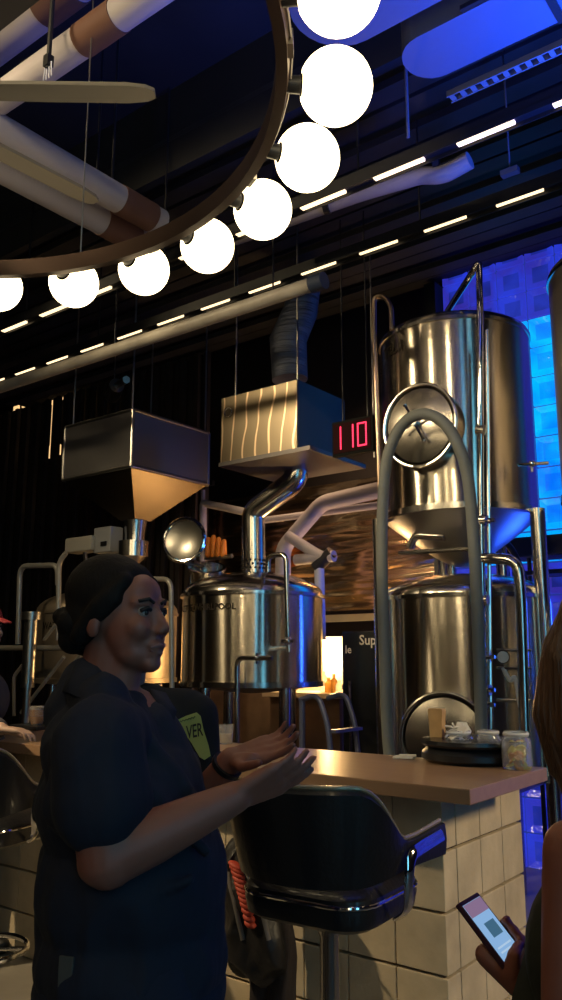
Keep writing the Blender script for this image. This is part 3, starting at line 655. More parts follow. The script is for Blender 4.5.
# ---- CIP pipes on the stacked tanks ----
V = 4.22
t = thing('spray_pipe', (-1.9, V, .9), 'tall polished pipe rising past the stacked tanks and slanting down onto their top', 'pipe')
P = lambda x, y, v=V: at(x, y, v=v)
MB().tube(fillet([Vector((at(447, 303, v=4.6))) + Vector((0, 0, -.06)), P(474, 270), P(479, 262), P(480, 300), P(481, 540), P(486, 760)], .05), .020, 12).build('pipe', CHROME, t)
for y in (430, 520, 600, 690): MB().tube([P(477 + (y - 430) * .02, y), P(485 + (y - 430) * .02, y)], .03, 12).build('clamp', STEELP, t)
t = thing('gauge_pipe', (-1.82, V, .9), 'second thin vertical pipe close beside the tall spray pipe', 'pipe')
MB().tube([P(487, 330, V + .03), P(491, 752, V + .03)], .012, 10).build('pipe', STEELP, t)
for y in (520, 657, 690, 705): MB().tube([P(485, y), P(495, y)], .012, 8).build('clamp', CHROME, t)
t = thing('crosswise_pipe', (-2.1, V, 2.0), 'level steel pipe crossing between the two stacked tanks', 'pipe')
MB().tube([P(399, 553), P(482, 548)], .014, 10).build('pipe', STEELP, t)
MB().tube(fillet([P(410, 548, 4.5), P(415, 535, 4.5), P(445, 537, 4.5)], .06), .025, 12).build('elbow', STEELP, t)
mb = MB().sphere(at(452, 545, v=4.75), .05).sphere(at(440, 585, v=4.7), .06).tube([at(452, 500, v=4.78), at(452, 600, v=4.78)], .03, 12).tube([at(430, 545, v=4.7), at(475, 541, v=4.7)], .03, 12)
mb.build('valve', STEELP, t)
t = thing('bent_pipe', (-1.75, V, 1.5), 'steel pipe bent downward right of the tall spray pipe', 'pipe')
MB().tube(fillet([P(483, 558), P(518, 560), P(521, 600), P(526, 760)], .08), .030, 14).build('pipe', STEELP, t)
for y in (650, 668, 700): MB().tube([P(497, y), P(531, y)], .009, 8).build('valve_arm', STEELP, t)
g = P(503, 657, V - .06)
gd = Vector((-g.x, -g.y, 0)).normalized()
gg = MB().cyl(g, g + gd * -.03, .036, seg=24).build('gauge', CHROME, t)
MB().cyl(g + gd * .001, g + gd * .004, .030, seg=24).build('dial', mat('dial_face', (.45, .45, .40), .4), gg)
MB().tube(smooth_path([P(503, 668), P(510, 680), P(515, 678), P(519, 700), P(524, 730), P(523, 752)]), .012, 8).build('sight_tube', mat('milky_tube', (.45, .45, .42), .4), t)
t = thing('overflow_pipe', (-2.55, 4.35, 1), 'thin bent overflow pipe hooked at the upper tank left side', 'pipe')
P = lambda x, y: at(x, y, v=4.3)
MB().tube(fillet([P(392, 330), P(391, 305), P(384, 296), P(374, 297), P(374, 330), P(378, 430), P(389, 750)], .06), .016, 10).build('pipe', mat('brownish_steel', (.45, .33, .24), .3, 1), t)
# grey hose looped over the handle of the upper tank
t = tag(MB().tube(smooth_path([Vector((at(392, 755, v=4.15).x, 4.15, .85)), at(388, 740, v=4.15), at(384, 640, v=4.12), at(382, 560, v=4.1), at(383, 500, v=4.08), at(388, 455, v=4.05), at(403, 424, v=4.02), at(424, 414, v=4.0), at(445, 424, v=4.0), at(460, 450, v=4.02), at(468, 480, v=4.05), at(473, 530, v=4.08), at(477, 600, v=4.1), at(480, 680, v=4.12), at(482, 745, v=4.15), Vector((at(483, 760, v=4.15).x, 4.15, .85))], 8), .033, 16).build('hose', mat('grey_rubber_hose', (.17, .18, .17), .6, bump=.3, bscale=(2, 2, 60))), 'thick grey hose hung in a tall loop over the upper tank door', 'hose')
# dark pump trolley / cable tangle beyond the tanks
t = thing('black_table', (-1.9, 5.6, 1.9), 'black shelf unit with thin legs against the blue glass wall', 'shelf')
q = at(545, 548, v=5.65)
MB().box((q.x + .15, 5.65, q.z), (.75, .3, .14), bev=.01).build('top_box', BLACKM, t)
for du in (-.1, .02, .3): MB().cyl((q.x + du, 5.6, 0), (q.x + du, 5.6, q.z), .016, seg=8).build('leg', BLACKM, t)
MB().box((q.x + .15, 5.65, q.z - .18), (.7, .25, .03)).build('shelf', BLACKM, t)
tag(MB().tube(smooth_path([at(488, 560, v=5.0), at(498, 540, v=5.1), at(512, 550, v=5.2), at(525, 580, v=5.2), at(540, 618, v=5.2), at(548, 660, v=5.2), at(550, 700, v=5.2)]), .022, 10).build('black_hose', BLACKP), 'black hose sagging behind the stacked tanks in front of the blue glass', 'hose')
# ---- slatted wood screen at the far left ----
t = thing('slat_screen', (-7.6, 5.9, 0), 'dark vertical slat screen behind the brewing gear at the left', 'screen')
mb = MB()
for k in range(52): mb.box((-10.9 + k * .105, 5.9 + .03 * (k % 2), 2.3), (.055, .05, 4.6))
mb.build('slats', mat('dark_stained_slats', (.03, .022, .018), .6, var=.4, vscale=3), t)
MB().box((-8.2, 5.95, 2.0), (5.5, .03, .05)).box((-8.2, 5.95, 3.2), (5.5, .03, .05)).build('rail', BLACKM, t)
LAMPM = mat('warm_tube_lamp', (.8, .6, .3), .4, emit=(1, .6, .25), es=1.2)
for (x, y, l, lb) in ((17, 402, .28, 'slim warm tube lamp glowing behind the slats, leftmost'), (52, 395, .26, 'slim warm tube lamp glowing behind the slats above the hopper'), (50, 452, .16, 'short warm tube lamp behind the slats left of the hopper'), (64, 507, .12, 'lowest short warm lamp behind the slats under the hopper')):
    p = at(x, y, v=6.3); tag(MB().box(p, (.10, .03, l)).cyl(p, (p.x, p.y, 5.1), .006).box(p + Vector((.18, 0, 0)), (.08, .03, l * .8)).build('tube_lamp', LAMPM), lb, 'lamp', 'tube lamps behind the slats')
# ---- platform handrail at left ----
RS = mat('handrail_steel', (.42, .39, .34), .3, .35)
t = thing('handrail', (-5.5, 4.0, 0), 'steel handrail and stair bars of the brewing platform at the left', 'railing')
P = lambda x, y: at(x, y, v=4.0)
e = P(0, 644)
MB().tube([Vector((-7.2, 4.0, P(40, 646).z)), P(90, 648)], .022, 12).build('top_rail', RS, t)
MB().tube(fillet([P(18, 644), P(20, 566), P(58, 565), P(58, 585)], .10), .022, 12).build('hoop', RS, t)
MB().tube(fillet([P(58, 640), P(59, 562), P(66, 553)], .05), .02, 12).build('post', RS, t)
for pts in ([(33, 652), (14, 676), (14, 716)], [(64, 657), (21, 713)], [(80, 655), (62, 679), (61, 702)], [(70, 606), (44, 640)]):
    MB().tube(fillet([P(*p_) for p_ in pts], .03, 3), .014, 8).build('stair_bar', RS, t)
t2 = MB().tube(fillet([at(143, 579, v=4.1), at(171, 579, v=4.1), at(172, 690, v=4.1), Vector((at(172, 690, v=4.1).x, 4.1, .005))], .08), .018, 12)
tag(t2.build('hoop_pipe', RS), 'bent steel pipe rising just in front of the face of the woman', 'pipe')
tag(MB().cyl((at(30, 640, v=3.8).x, 3.8, 0), at(30, 640, v=3.8) - Vector((0, 0, .34)), .03).lathe([(.05, 0), (.05, .5), (.07, .5), (.07, .56), (0, .56)], at(30, 640, v=3.8) - Vector((0, 0, .35)), 20).build('pump_body', STEELD), 'round steel pump behind the handrail at far left', 'pump')
# ================= THE BAR =================
t = thing('bar_counter', (-4.2, 3.0, 0), 'pale concrete block bar base under the wooden top', 'bar')
BLK = mat('pale_concrete_block', (.50, .40, .27), .75, bump=.25, bscale=(45, 45, 45), var=.16, vscale=7, bdist=.006)
mb = MB(); 
for j in range(5):
    z = .2 * j + .1
    for i in range(28):
        mb.box((-1.39 - .1 - .2 * i, 2.77, z), (.196, .10, .190), bev=.004)
    for i in range(3):
        mb.box((-1.44, 2.92 + .2 * i, z), (.10, .196, .190), bev=.004)
mb.build('blocks', BLK, t)
MB().box((-4.2, 2.97, .5), (5.58, .38, 1.0)).box((-1.49, 3.0, .5), (.16, .44, 1.0)).build('mortar', mat('dark_mortar', (.05, .04, .03), .9), t)
WOOD = bpy.data.materials.new('oiled_wood_top'); WOOD.use_nodes = True; n = WOOD.node_tree; b = n.nodes['Principled BSDF']; b.inputs['Roughness'].default_value = .32
tc = n.nodes.new('ShaderNodeTexCoord'); mp = n.nodes.new('ShaderNodeMapping'); mp.inputs['Scale'].default_value = (1.2, 22, 22); nz = n.nodes.new('ShaderNodeTexNoise'); nz.inputs['Scale'].default_value = 1.5; nz.inputs['Detail'].default_value = 5
mx = n.nodes.new('ShaderNodeMix'); mx.data_type = 'RGBA'; mx.inputs[6].default_value = (.19, .11, .065, 1); mx.inputs[7].default_value = (.28, .17, .10, 1)
n.links.new(tc.outputs['Object'], mp.inputs[0]); n.links.new(mp.outputs[0], nz.inputs['Vector']); n.links.new(nz.outputs[0], mx.inputs[0]); n.links.new(mx.outputs[2], b.inputs['Base Color'])
tag(MB().box((-4.09, 2.84, 1.026), (5.82, .68, .048), bev=.004).build('worktop', WOOD), 'long wooden bar top running from the corner back to the left', 'bar top')
# things on the bar
q = at(469, 762, z=1.05)
TX, TY = q.x, q.y + .03
t = thing('serving_tray', (TX, TY, 1.05), 'black round lidded tray at the right end of the bar', 'tray')
MB().lathe([(.0, 0), (.18, 0), (.20, .014), (.20, .036), (.178, .055), (.172, .06), (0, .06)], (TX, TY, 1.051), 64).build('tray', BLACKP, t)
MB().lathe([(.0, .062), (.195, .062), (.203, .072), (.200, .086), (.15, .092), (.0, .094)], (TX, TY, 1.051), 64).build('lid', mat('black_lid', (.014, .014, .016), .25), t)
def jar(x, y, r, h, label, fill=None, z=1.051):
    t = thing('glass_jar', (x, y, z), label, 'jar', 'jars on the bar')
    MB().lathe([(r * .9, 0), (r, .01), (r, h * .75), (r * .82, h * .85), (r * .82, h), (r * .78, h), (r * .78, h * .84), (r * .95, h * .73), (r * .95, .012), (0, .012)], (x, y, z), 32).build('glass', CLR, t)
    MB().lathe([(r * .84, h * .88), (r * .9, h * .93), (r * .84, h * .98), (r * .80, h * .93), (r * .84, h * .88)], (x, y, z), 32).build('rim', mat('jar_rim', (.5, .5, .5), .2), t)
    return t
random.seed(3)
q = at(459, 750, v=3.10); j = jar(q.x, 3.10, .056, .125, 'glass jar stuffed with crumpled white paper behind the tray')
mb = MB()
for k in range(40):
    a = random.uniform(0, 2 * PI); r = random.uniform(0, .045); p = Vector((q.x + r * math.cos(a), 3.10 + r * math.sin(a), 1.06 + random.uniform(.02, .13)))
    mb.box(p, (.04, .03, .006), M=Matrix.Rotation(random.uniform(-1, 1), 3, 'X') @ Matrix.Rotation(random.uniform(0, 3), 3, 'Z') @ Matrix.Rotation(random.uniform(-1, 1), 3, 'Y'))
mb.build('crumpled_paper', mat('white_paper', (.62, .58, .52), .7), j)
q = at(489, 750, v=3.13); j = jar(q.x, 3.13, .048, .13, 'empty clear glass jar between the paper jar and the citrus jar')
q = at(517, 758, v=3.07); j = jar(q.x, 3.07, .055, .135, 'glass jar of orange and lemon slices at the bar end')
mb = MB(); ml = MB()
for k in range(26):
    a = random.uniform(0, 2 * PI); r = random.uniform(0, .034); p = Vector((q.x + r * math.cos(a), 3.07 + r * math.sin(a), 1.066 + random.uniform(0, .065)))
    (mb if k % 2 else ml).lathe([(0, -.004), (.018, -.004), (.018, .004), (0, .004)], p, 12, axis=(random.uniform(-1, 1), random.uniform(-1, 1), .5))
mb.build('orange_slice', mat('orange_peel', (.75, .32, .03), .4), j); ml.build('lemon_slice', mat('lemon_peel', (.7, .6, .1), .4), j)
q = at(438, 746, v=3.12)
t = thing('wooden_tap_handle', (q.x, 3.12, 1.05), 'upright tan wooden block standing on the bar behind the black tray', 'wooden block')
MB().add([(q.x + a * w, 3.12 + b_ * .016, z) for z, w in ((1.051, .024), (1.21, .029), (1.245, .033), (1.255, .029)) for a, b_ in ((-1, -1), (1, -1), (1, 1), (-1, 1))],
         [(3, 2, 1, 0)] + [(4 * k + i, 4 * k + (i + 1) % 4, 4 * k + 4 + (i + 1) % 4, 4 * k + 4 + i) for k in range(3) for i in range(4)] + [(12, 13, 14, 15)]).build('block', mat('tan_wood', (.45, .27, .11), .5, var=.15, vscale=20), t)
q = at(413, 757, z=1.05); tag(MB().box((q.x, min(q.y, 3.1), 1.056), (.085, .055, .008), rz=.3, bev=.002).box((q.x + .01, min(q.y, 3.1) + .01, 1.063), (.07, .05, .004), rz=.5).build('paper_napkin', mat('napkin_white', (.65, .6, .52), .8)), 'small white folded napkin left of the black tray', 'napkin')
q = at(226, 738, z=1.05); q.y = min(q.y, 3.1); q = at(226, 738, v=q.y)
t = thing('small_glass', (q.x, q.y, 1.05), 'small glass standing on the bar beyond the raised hand', 'glass')
MB().lathe([(0, 0), (.032, 0), (.037, .09), (.034, .09), (.030, .006), (0, .006)], (q.x, q.y, 1.051), 24).build('tumbler', CLR, t)
MB().lathe([(0, .007), (.028, .007), (.031, .05), (0, .05)], (q.x, q.y, 1.051), 24).build('drink', mat('pale_drink', (.4, .28, .15), .2), t)
# dark tray with amber drink at the left end
q = at(30, 716, z=1.06); q.y = min(q.y, 3.08); q = at(34, 716, v=q.y)
tag(MB().box((q.x, q.y, 1.062), (.30, .18, .02), bev=.004).build('dark_tray', BLACKP), 'flat dark tray on the bar at the far left under the stair bars', 'tray')
t = thing('beer_glass', (q.x + .05, q.y, 1.073), 'short glass of amber drink with pale foam on the dark tray at the left', 'glass')
MB().lathe([(0, 0), (.03, 0), (.05, .05), (.05, .11), (.047, .11), (.047, .052), (0, .006)], (q.x + .03, q.y, 1.073), 24).build('tumbler', CLR, t)
MB().lathe([(0, .008), (.027, .008), (.046, .05), (.046, .09), (0, .09)], (q.x + .03, q.y, 1.073), 24).build('beer', mat('amber_beer', (.55, .22, .05), .2), t)
MB().lathe([(0, .09), (.046, .09), (.046, .105), (0, .108)], (q.x + .03, q.y, 1.073), 24).build('foam', mat('foam', (.6, .5, .4), .7), t)
q = at(25, 727, z=1.05)
tag(MB().box((q.x + .12, min(q.y, 2.95), 1.052), (.10, .05, .004), rz=-.2).build('receipt', MATS['napkin_white']), 'white slip of paper lying on the bar top at the left', 'paper')
# ================= BAR STOOLS =================
def stool(x, y, rz, label):
    t = thing('bar_stool', (0, 0, 0), label, 'stool', 'black shell bar stools')
    # seat: rounded square, open side +y
    def rsq(w, d, r, z, n=6):
        pts = []
        for cx, cy, a0 in ((w - r, d - r, 0), (-w + r, d - r, PI / 2), (-w + r, -d + r, PI), (w - r, -d + r, 3 * PI / 2)):
            for k in range(n + 1): a = a0 + PI / 2 * k / n; pts.append(Vector((cx + r * math.cos(a), cy + r * math.sin(a), z)))
        return pts
    L = [rsq(.205, .205, .09, .685), rsq(.235, .235, .11, .70), rsq(.245, .245, .12, .735), rsq(.24, .24, .12, .77), rsq(.215, .215, .10, .79), rsq(.12, .12, .06, .797)]
    m = len(L[0]); vs = [p for l in L for p in l]; fs = [(i * m + k, i * m + (k + 1) % m, (i + 1) * m + (k + 1) % m, (i + 1) * m + k) for i in range(len(L) - 1) for k in range(m)]
    fs += [tuple(range(m))[::-1], tuple((len(L) - 1) * m + k for k in range(m))]
    MB().add([p + Vector((0, .02, 0)) for p in vs], fs, 0, True).build('seat', VINYL, t)
    MB().tube([p + Vector((0, .02, 0)) for p in rsq(.243, .243, .12, .755)], .006, 8, closed=True).build('seat_piping', CHROME, t)
    # wrapped back shell: angle 0 = rear (-y)
    N = 44; vs = []; fs = []; prof_top = []
    for i in range(N + 1):
        f = -1 + 2 * i / N; a = f * math.radians(128)
        R = .275 + .012 * abs(f)
        px_, py_ = R * 1.02 * math.sin(a), -R * 1.0 * math.cos(a)
        if abs(f) > .68: # arms run straight forward
            ex = (abs(f) - .68) / .32; a1 = math.copysign(math.radians(128) * .68, f); px_ = R * 1.02 * math.sin(a1) + math.copysign(.025 * ex, f); py_ = -R * math.cos(a1) + ex * .23
        s = abs(f); k = min(max((s - .34) / .36, 0), 1); k = k * k * (3 - 2 * k)
        top = 1.055 * (1 - k) + .905 * k + (.02 * max(0, (s - .75) / .25)); bot = .80 * (1 - k) + .835 * k
        lean = .06 * (1 - k)
        d = Vector((px_, py_, 0)); dn = d.normalized(); rows = []
        for (h, th) in ((0, .0), (.02, .016), (.25, .02), (.5, .022), (.75, .02), (.95, .016), (1, 0)):
            z = bot + (top - bot) * h; rows.append((d + dn * (th + lean * h) + UP * z, d + dn * (-th + lean * h) + UP * z))
        loop = [r_[0] for r_ in rows] + [r_[1] for r_ in rows[1:-1]][::-1]
        vs += loop; prof_top.append(rows[-1][0] + UP * .004)
    m = 12
    for i in range(N):
        for k in range(m): fs.append((i * m + k, i * m + (k + 1) % m, (i + 1) * m + (k + 1) % m, (i + 1) * m + k))
    fs += [tuple(range(m)), tuple(N * m + k for k in range(m))[::-1]]
    sh = MB().add(vs, fs, 0, True).build('backrest', VINYL, t)
    MB().tube(prof_top, .0065, 8).build('top_piping', mat('pale_piping', (.45, .38, .26), .25, .6), sh)
    for s in (-1, 1):
        MB().tube(smooth_path([(s * .25, .0, .70), (s * .305, -.03, .74), (s * .325, -.06, .82), (s * .33, -.04, .87), (s * .335, .02, .885), (s * .335, .19, .895)], 6), .017, 10, flat=(.35, 1.0)).build('arm_strap', CHROME, t)
    MB().lathe([(.0, 0), (.22, 0), (.225, .012), (.06, .03), (.035, .06), (.032, .62), (.05, .66), (.12, .69), (0, .69)], (0, 0, 0.001), 40).build('pedestal', mat('pedestal_steel', (.30, .29, .28), .22, 1), t)
    MB().tube([Vector((.205 * math.cos(q_), .205 * math.sin(q_), .29)) for q_ in [2 * PI * i / 40 for i in range(40)]], .011, 10, closed=True).build('foot_ring', CHROME, t)
    mb = MB()
    for q_ in (0.5, 0.5 + 2 * PI / 3, 0.5 + 4 * PI / 3): mb.cyl((0, 0, .29), (.2 * math.cos(q_), .2 * math.sin(q_), .29), .008, seg=8)
    mb.build('ring_spoke', CHROME, t)
    t.location = (x, y, 0); t.rotation_euler = (0, 0, rz); t.scale = (.88, .88, 1.05); t['_o'] = (x, y, 0)
    return t
stool(-1.48, 2.15, math.radians(4), 'black vinyl bar stool with chrome arm straps beside the corner of the bar')
stool(-3.15, 2.10, math.radians(12), 'black vinyl bar stool half hidden behind the woman at the left')
# ---- bag and jacket hanging under the bar ----
q = at(250, 900, v=2.55)
t = thing('backpack', (q.x, 2.55, .35), 'dark backpack with an orange woven panel hanging from the bar front', 'backpack')
BAG = mat('black_nylon', (.006, .005, .006), .5, bump=.4, bscale=(12, 12, 12), bdist=.03)
BP = lambda x, y, v=2.50: at(x, y, v=v)
from mathutils import noise
def rounded_blob(name, parts, m, parent=None, voxel=.008, smooth=4, disp=None):
    mb = MB()
    for p in parts:
        if p[0] == 'c': mb.capsule(p[1], p[2], p[3], p[4], 16)
        else: mb.sphere(p[1], p[2], 24, 14, M=p[3] if len(p) > 3 else None)
    o = mb.build(name, m, parent)
    r = o.modifiers.new('r', 'REMESH'); r.mode = 'VOXEL'; r.voxel_size = voxel; r.use_smooth_shade = True
    if smooth: s = o.modifiers.new('s', 'SMOOTH'); s.factor = .5; s.iterations = smooth
    dg = bpy.context.evaluated_depsgraph_get(); dg.update()
    me = bpy.data.meshes.new_from_object(o.evaluated_get(dg), depsgraph=dg)
    o.modifiers.clear(); o.data = me
    if disp:
        amp, sc = disp; nv = [v.normal.copy() for v in me.vertices]; org = Vector(o['_o'])
        for v, nn in zip(me.vertices, nv):
            p = v.co; f = noise.noise(Vector((p.x * sc[0], p.y * sc[1], p.z * sc[2])) + Vector((3.1, 1.7, 9.2)))
            g = noise.noise(Vector((p.x * sc[0] * 2.3, p.y * sc[1] * 2.3, p.z * sc[2] * 2.3)))
            v.co = p + nn * amp * ((1 - abs(f) * 2.2) + .4 * g)
    for p in me.polygons: p.use_smooth = True
    return o
rounded_blob('bag_body', [('e', BP(250, 900), (.105, .075, .20)), ('e', BP(256, 938), (.13, .08, .14)), ('c', BP(238, 855), BP(245, 900), .05, .08)], BAG, t, disp=(.022, (9, 9, 5)))
pts = smooth_path([BP(236, 866, 2.42), BP(241, 885, 2.415), BP(246, 905, 2.41), BP(251, 928, 2.42)], 4); mb = MB()
for i, p in enumerate(pts[:-1]): mb.sphere(p, (.036 - .001 * i, .02, .0125), 12, 8, M=Matrix.Rotation(.35, 3, 'Y'))
mb.build('woven_panel', mat('orange_weave', (.40, .045, .02), .6), t)
for dx in (-12, 14):
    MB().tube(smooth_path([BP(240 + dx * .3, 846, 2.5), BP(240 + dx, 870, 2.43), BP(247 + dx, 905, 2.41), BP(255 + dx, 940, 2.42)], 6), .009, 8, flat=(.4, 1)).build('strap', mat('grey_strap', (.10, .09, .085), .5), t)
MB().cyl((BP(240, 846).x, 2.5, BP(240, 846).z), (BP(240, 846).x, 2.72, BP(240, 846).z), .008, seg=8).build('hook', CHROME, t)
t = thing('hanging_jacket', (BP(278, 950).x, 2.6, .1), 'dark jacket hanging in folds beside the backpack under the stool', 'jacket')
rounded_blob('cloth', [('c', BP(266, 900, 2.56), BP(272, 960, 2.57), .05, .06), ('c', BP(280, 935, 2.56), BP(284, 1020, 2.57), .035, .05), ('c', BP(262, 930, 2.56), BP(262, 1040, 2.58), .04, .04), ('c', BP(270, 895, 2.56), BP(278, 930, 2.56), .02, .04)], mat('plum_black_cloth', (.014, .009, .010), .85, bump=.5, bscale=(14, 14, 4), bdist=.03), t, disp=(.018, (14, 14, 3)))
MB().cyl(BP(268, 893, 2.56), BP(268, 893, 2.72), .008, seg=8).build('hook', CHROME, t)
tag(MB().tube(smooth_path([BP(222, 850, 2.6), BP(222, 920, 2.6), BP(219, 960, 2.6), Vector((BP(219, 990, 2.6).x, 2.6, .01))], 6), .008, 8).build('hanging_strap', BAG), 'thin dark strap hanging straight down left of the backpack', 'strap')

# ================= PEOPLE =================
def skin_mat(name, c): return mat(name, c, .5, var=.06, vscale=20)
HAIRM = mat('dark_brown_hair', (.007, .004, .003), .75, spec=.25, bump=.4, bscale=(160, 160, 30), bdist=.004)
EYEW = mat('eye_white', (.30, .24, .21), .4); EYED = mat('eye_iris', (.03, .018, .012), .2)
LIP = mat('lip', (.26, .10, .085), .45); BROW = mat('eyebrow', (.02, .012, .009), .8)
def head_parts(F):
    E = lambda c, r: ('e', F(c), r)
    def ell(c, r): return ('e', F(c), r, F.R)
    return [ell((-.016, 0, .028), (.092, .076, .090)), ell((.03, 0, -.022), (.060, .062, .085)), ell((.038, 0, -.075), (.046, .050, .036)),
            ell((.072, 0, -.098), (.022, .024, .018)), ell((.050, 0, .042), (.034, .052, .040)),
            ('c', F((.084, 0, .012)), F((.107, 0, -.028)), .0078, .0098), ell((.100, .011, -.034), (.010, .008, .008)), ell((.100, -.011, -.034), (.010, .008, .008)),
            ('c', F((.078, .020, .024)), F((.066, .046, .022)), .011, .009), ('c', F((.078, -.020, .024)), F((.066, -.046, .022)), .011, .009),
            ell((.062, .034, -.028), (.028, .026, .026)), ell((.062, -.034, -.028), (.028, .026, .026)),
            ell((.086, 0, -.062), (.016, .026, .012)), ell((.083, 0, -.076), (.015, .022, .010)),
            ell((-.012, .078, -.018), (.018, .009, .030)), ell((-.012, -.078, -.018), (.018, .009, .030)),
            ('c', F((-.012, .076, .004)), F((-.020, .083, -.006)), .009, .008), ('c', F((-.012, -.076, .004)), F((-.020, -.083, -.006)), .009, .008),
            ('c', F((-.022, 0, -.06)), F((-.042, 0, -.20)), .054, .058), ('c', F((.010, 0, -.085)), F((-.02, 0, -.19)), .040, .050)]
class Frame:
    def __init__(s, o, fwd, up=UP, tilt=0, k=1.0):
        f = Vector(fwd).normalized(); u = Vector(up); u = (u - f * u.dot(f)).normalized(); l = u.cross(f)
        s.R = Matrix((f, l, u)).transposed(); s.R = s.R @ Matrix.Rotation(tilt, 3, 'Y'); s.o = Vector(o); s.k = k
    def __call__(s, p): return s.o + s.R @ (Vector(p) * s.k)
def face(F, t):
    for s in (-1, 1):
        e = MB().sphere(F((.0725, s * .031, .003)), .0122, 14, 10).build('eye', EYEW, t)
        MB().sphere(F((.0805, s * .0318, .002)), .0064, 12, 8).build('iris', EYED, e)
        MB().tube([F((.0885, s * .014, .022)), F((.088, s * .03, .029)), F((.075, s * .048, .024))], .0035, 8).build('eyebrow', BROW, t)
        MB().tube([F((.083, s * .018, .008)), F((.0865, s * .031, .011)), F((.078, s * .045, .005))], .0042, 8).build('eyelid', BROW, t)
    MB().tube([F((.088, .024, -.066)), F((.099, .008, -.062)), F((.1005, 0, -.063)), F((.099, -.008, -.062)), F((.088, -.024, -.066))], [.002, .005, .0045, .005, .002], 8).build('upper_lip', LIP, t)
    MB().tube([F((.086, .022, -.072)), F((.096, 0, -.077)), F((.086, -.022, -.072))], [.002, .006, .002], 8).build('lower_lip', LIP, t)
def hand_parts(w, d, n, side, curl=.35, spread=.10, k=1.0, thumb_out=.9, point=False):
    """w wrist, d direction of the fingers, n the way the palm faces, side +1/-1: which edge carries the thumb"""
    w = Vector(w); d = Vector(d).normalized(); n = Vector(n); n = (n - d * n.dot(d)).normalized(); x = d.cross(n) * side
    P = []; 
    for i, o in enumerate((.030, .010, -.010, -.029)):
        P.append(('c', w + d * .012 * k + x * o * .55 * k, w + d * (.088 - .004 * abs(i - 1)) * k + x * o * k, .0155 * k, .0125 * k))
    P.append(('c', w + d * .02 * k + x * .020 * k + n * .008 * k, w + d * .055 * k + x * .032 * k + n * .012 * k, .017 * k, .014 * k))
    for i, (o, L) in enumerate(zip((.030, .010, -.010, -.029), (.072, .080, .074, .058))):
        b = w + d * (.090 - .004 * abs(i - 1)) * k + x * o * k; a = curl * (1 + .12 * i); ang = a * .5; sp = spread * (1.5 - i)
        r = (.0092, .0092, .0088, .0078)[i] * k
        for s_, rr in ((.45, 1), (.31, .93), (.24, .85)):
            dd = (d * math.cos(ang) + n * math.sin(ang) + x * sp * math.cos(ang)).normalized(); e = b + dd * L * s_ * k
            P.append(('c', b, e, r * rr, r * rr * .93)); b = e; ang += a
    b = w + d * .022 * k + x * .030 * k + n * .010 * k; dd = (d * .55 + x * thumb_out + n * .35).normalized(); e = b + dd * .042 * k
    P.append(('c', b, e, .0135 * k, .0112 * k)); dd = (d * .85 + x * thumb_out * .5 + n * .30).normalized(); e2 = e + dd * .032 * k
    P.append(('c', e, e2, .0110 * k, .0100 * k)); P.append(('c', e2, e2 + (dd + d * .3).normalized() * .022 * k, .0100 * k, .0080 * k))
    return P
def sample_chain(pts, rad): return [('c', pts[i], pts[i + 1], rad[i], rad[i + 1]) for i in range(len(pts) - 1)]
def legs_and_feet(hip, face_dir, w=.10, shoe='shoe', gap=.10, thigh=.10):
    f = Vector((face_dir[0], face_dir[1], 0)).normalized(); l = UP.cross(f); out = []; feet = []
    for s in (-1, 1):
        h = Vector(hip) + l * s * gap; kn = Vector((h.x, h.y, .50)) + f * .02 + l * s * .01; an = Vector((h.x, h.y, .10)) - f * .02 + l * s * .015
        out.append([h, kn, an]); feet.append((an, f))
    return out, feet
def shoes(t, feet, m):
    for an, f in feet:
        a = Vector((an.x, an.y, .045)) - f * .03; b = Vector((an.x, an.y, .04)) + f * .17
        rounded_blob('shoe', [('c', a, b, .045, .038), ('c', Vector((an.x, an.y, .10)), a, .045, .045), ('c', a + UP * .01, b - f * .05 + UP * .015, .048, .042)], m, t, .008, 3)
NAVY = mat('navy_work_shirt', (.009, .010, .021), .85, bump=.5, bscale=(9, 9, 5), bdist=.03)
DENIM = mat('dark_denim', (.010, .012, .026), .9, bump=.3, bscale=(30, 30, 30))
SHOE = mat('black_shoe', (.01, .01, .01), .5)
# ---------- the woman speaking ----------
D0 = 1.70
def wp(x, y, d=0.0): return at(x, y, d=D0 + d)
hf = (RIGHT * math.cos(math.radians(24)) - AWAY * math.sin(math.radians(24)) + UP * .02)
HF = Frame(wp(121, 616), hf)
base = wp(130, 900)
t = thing('person', (base.x, base.y, 0), 'woman in a dark navy work shirt, hair in a low bun, gesturing with both hands', 'person')
SK = skin_mat('skin_warm', (.25, .085, .055))
P = head_parts(HF)
P += [('c', wp(106, 690, .02), wp(110, 720, .03), .062, .10)]
# arms: near (camera side)
nsh, nel, nwr = wp(98, 752, -.17), wp(108, 858, -.20), wp(236, 797, -.13)
P += sample_chain([nsh, nsh.lerp(nel, .5), nel], [.062, .060, .052])
P += sample_chain([nel, nel.lerp(nwr, .35), nel.lerp(nwr, .7), nwr], [.050, .047, .038, .029])
P += [('c', wp(100, 862, -.20), nel, .040, .05)]
fsh, fel, fwr = wp(135, 745, .20), wp(165, 850, .20), wp(231, 760, .07)
P += sample_chain([fsh, fel], [.06, .048]); P += sample_chain([fel, fel.lerp(fwr, .4), fwr], [.046, .042, .027])
P += hand_parts(nwr, wp(300, 768, -.11) - nwr, -RIGHT * .15 + AWAY * .75 + UP * .65, 1 if False else -1, curl=.18, spread=.05, k=.98, thumb_out=.55)
P += hand_parts(fwr, wp(300, 738, .03) - fwr, -AWAY * .55 + UP * .8, 1, curl=.22, spread=.10, k=.98, thumb_out=.9)
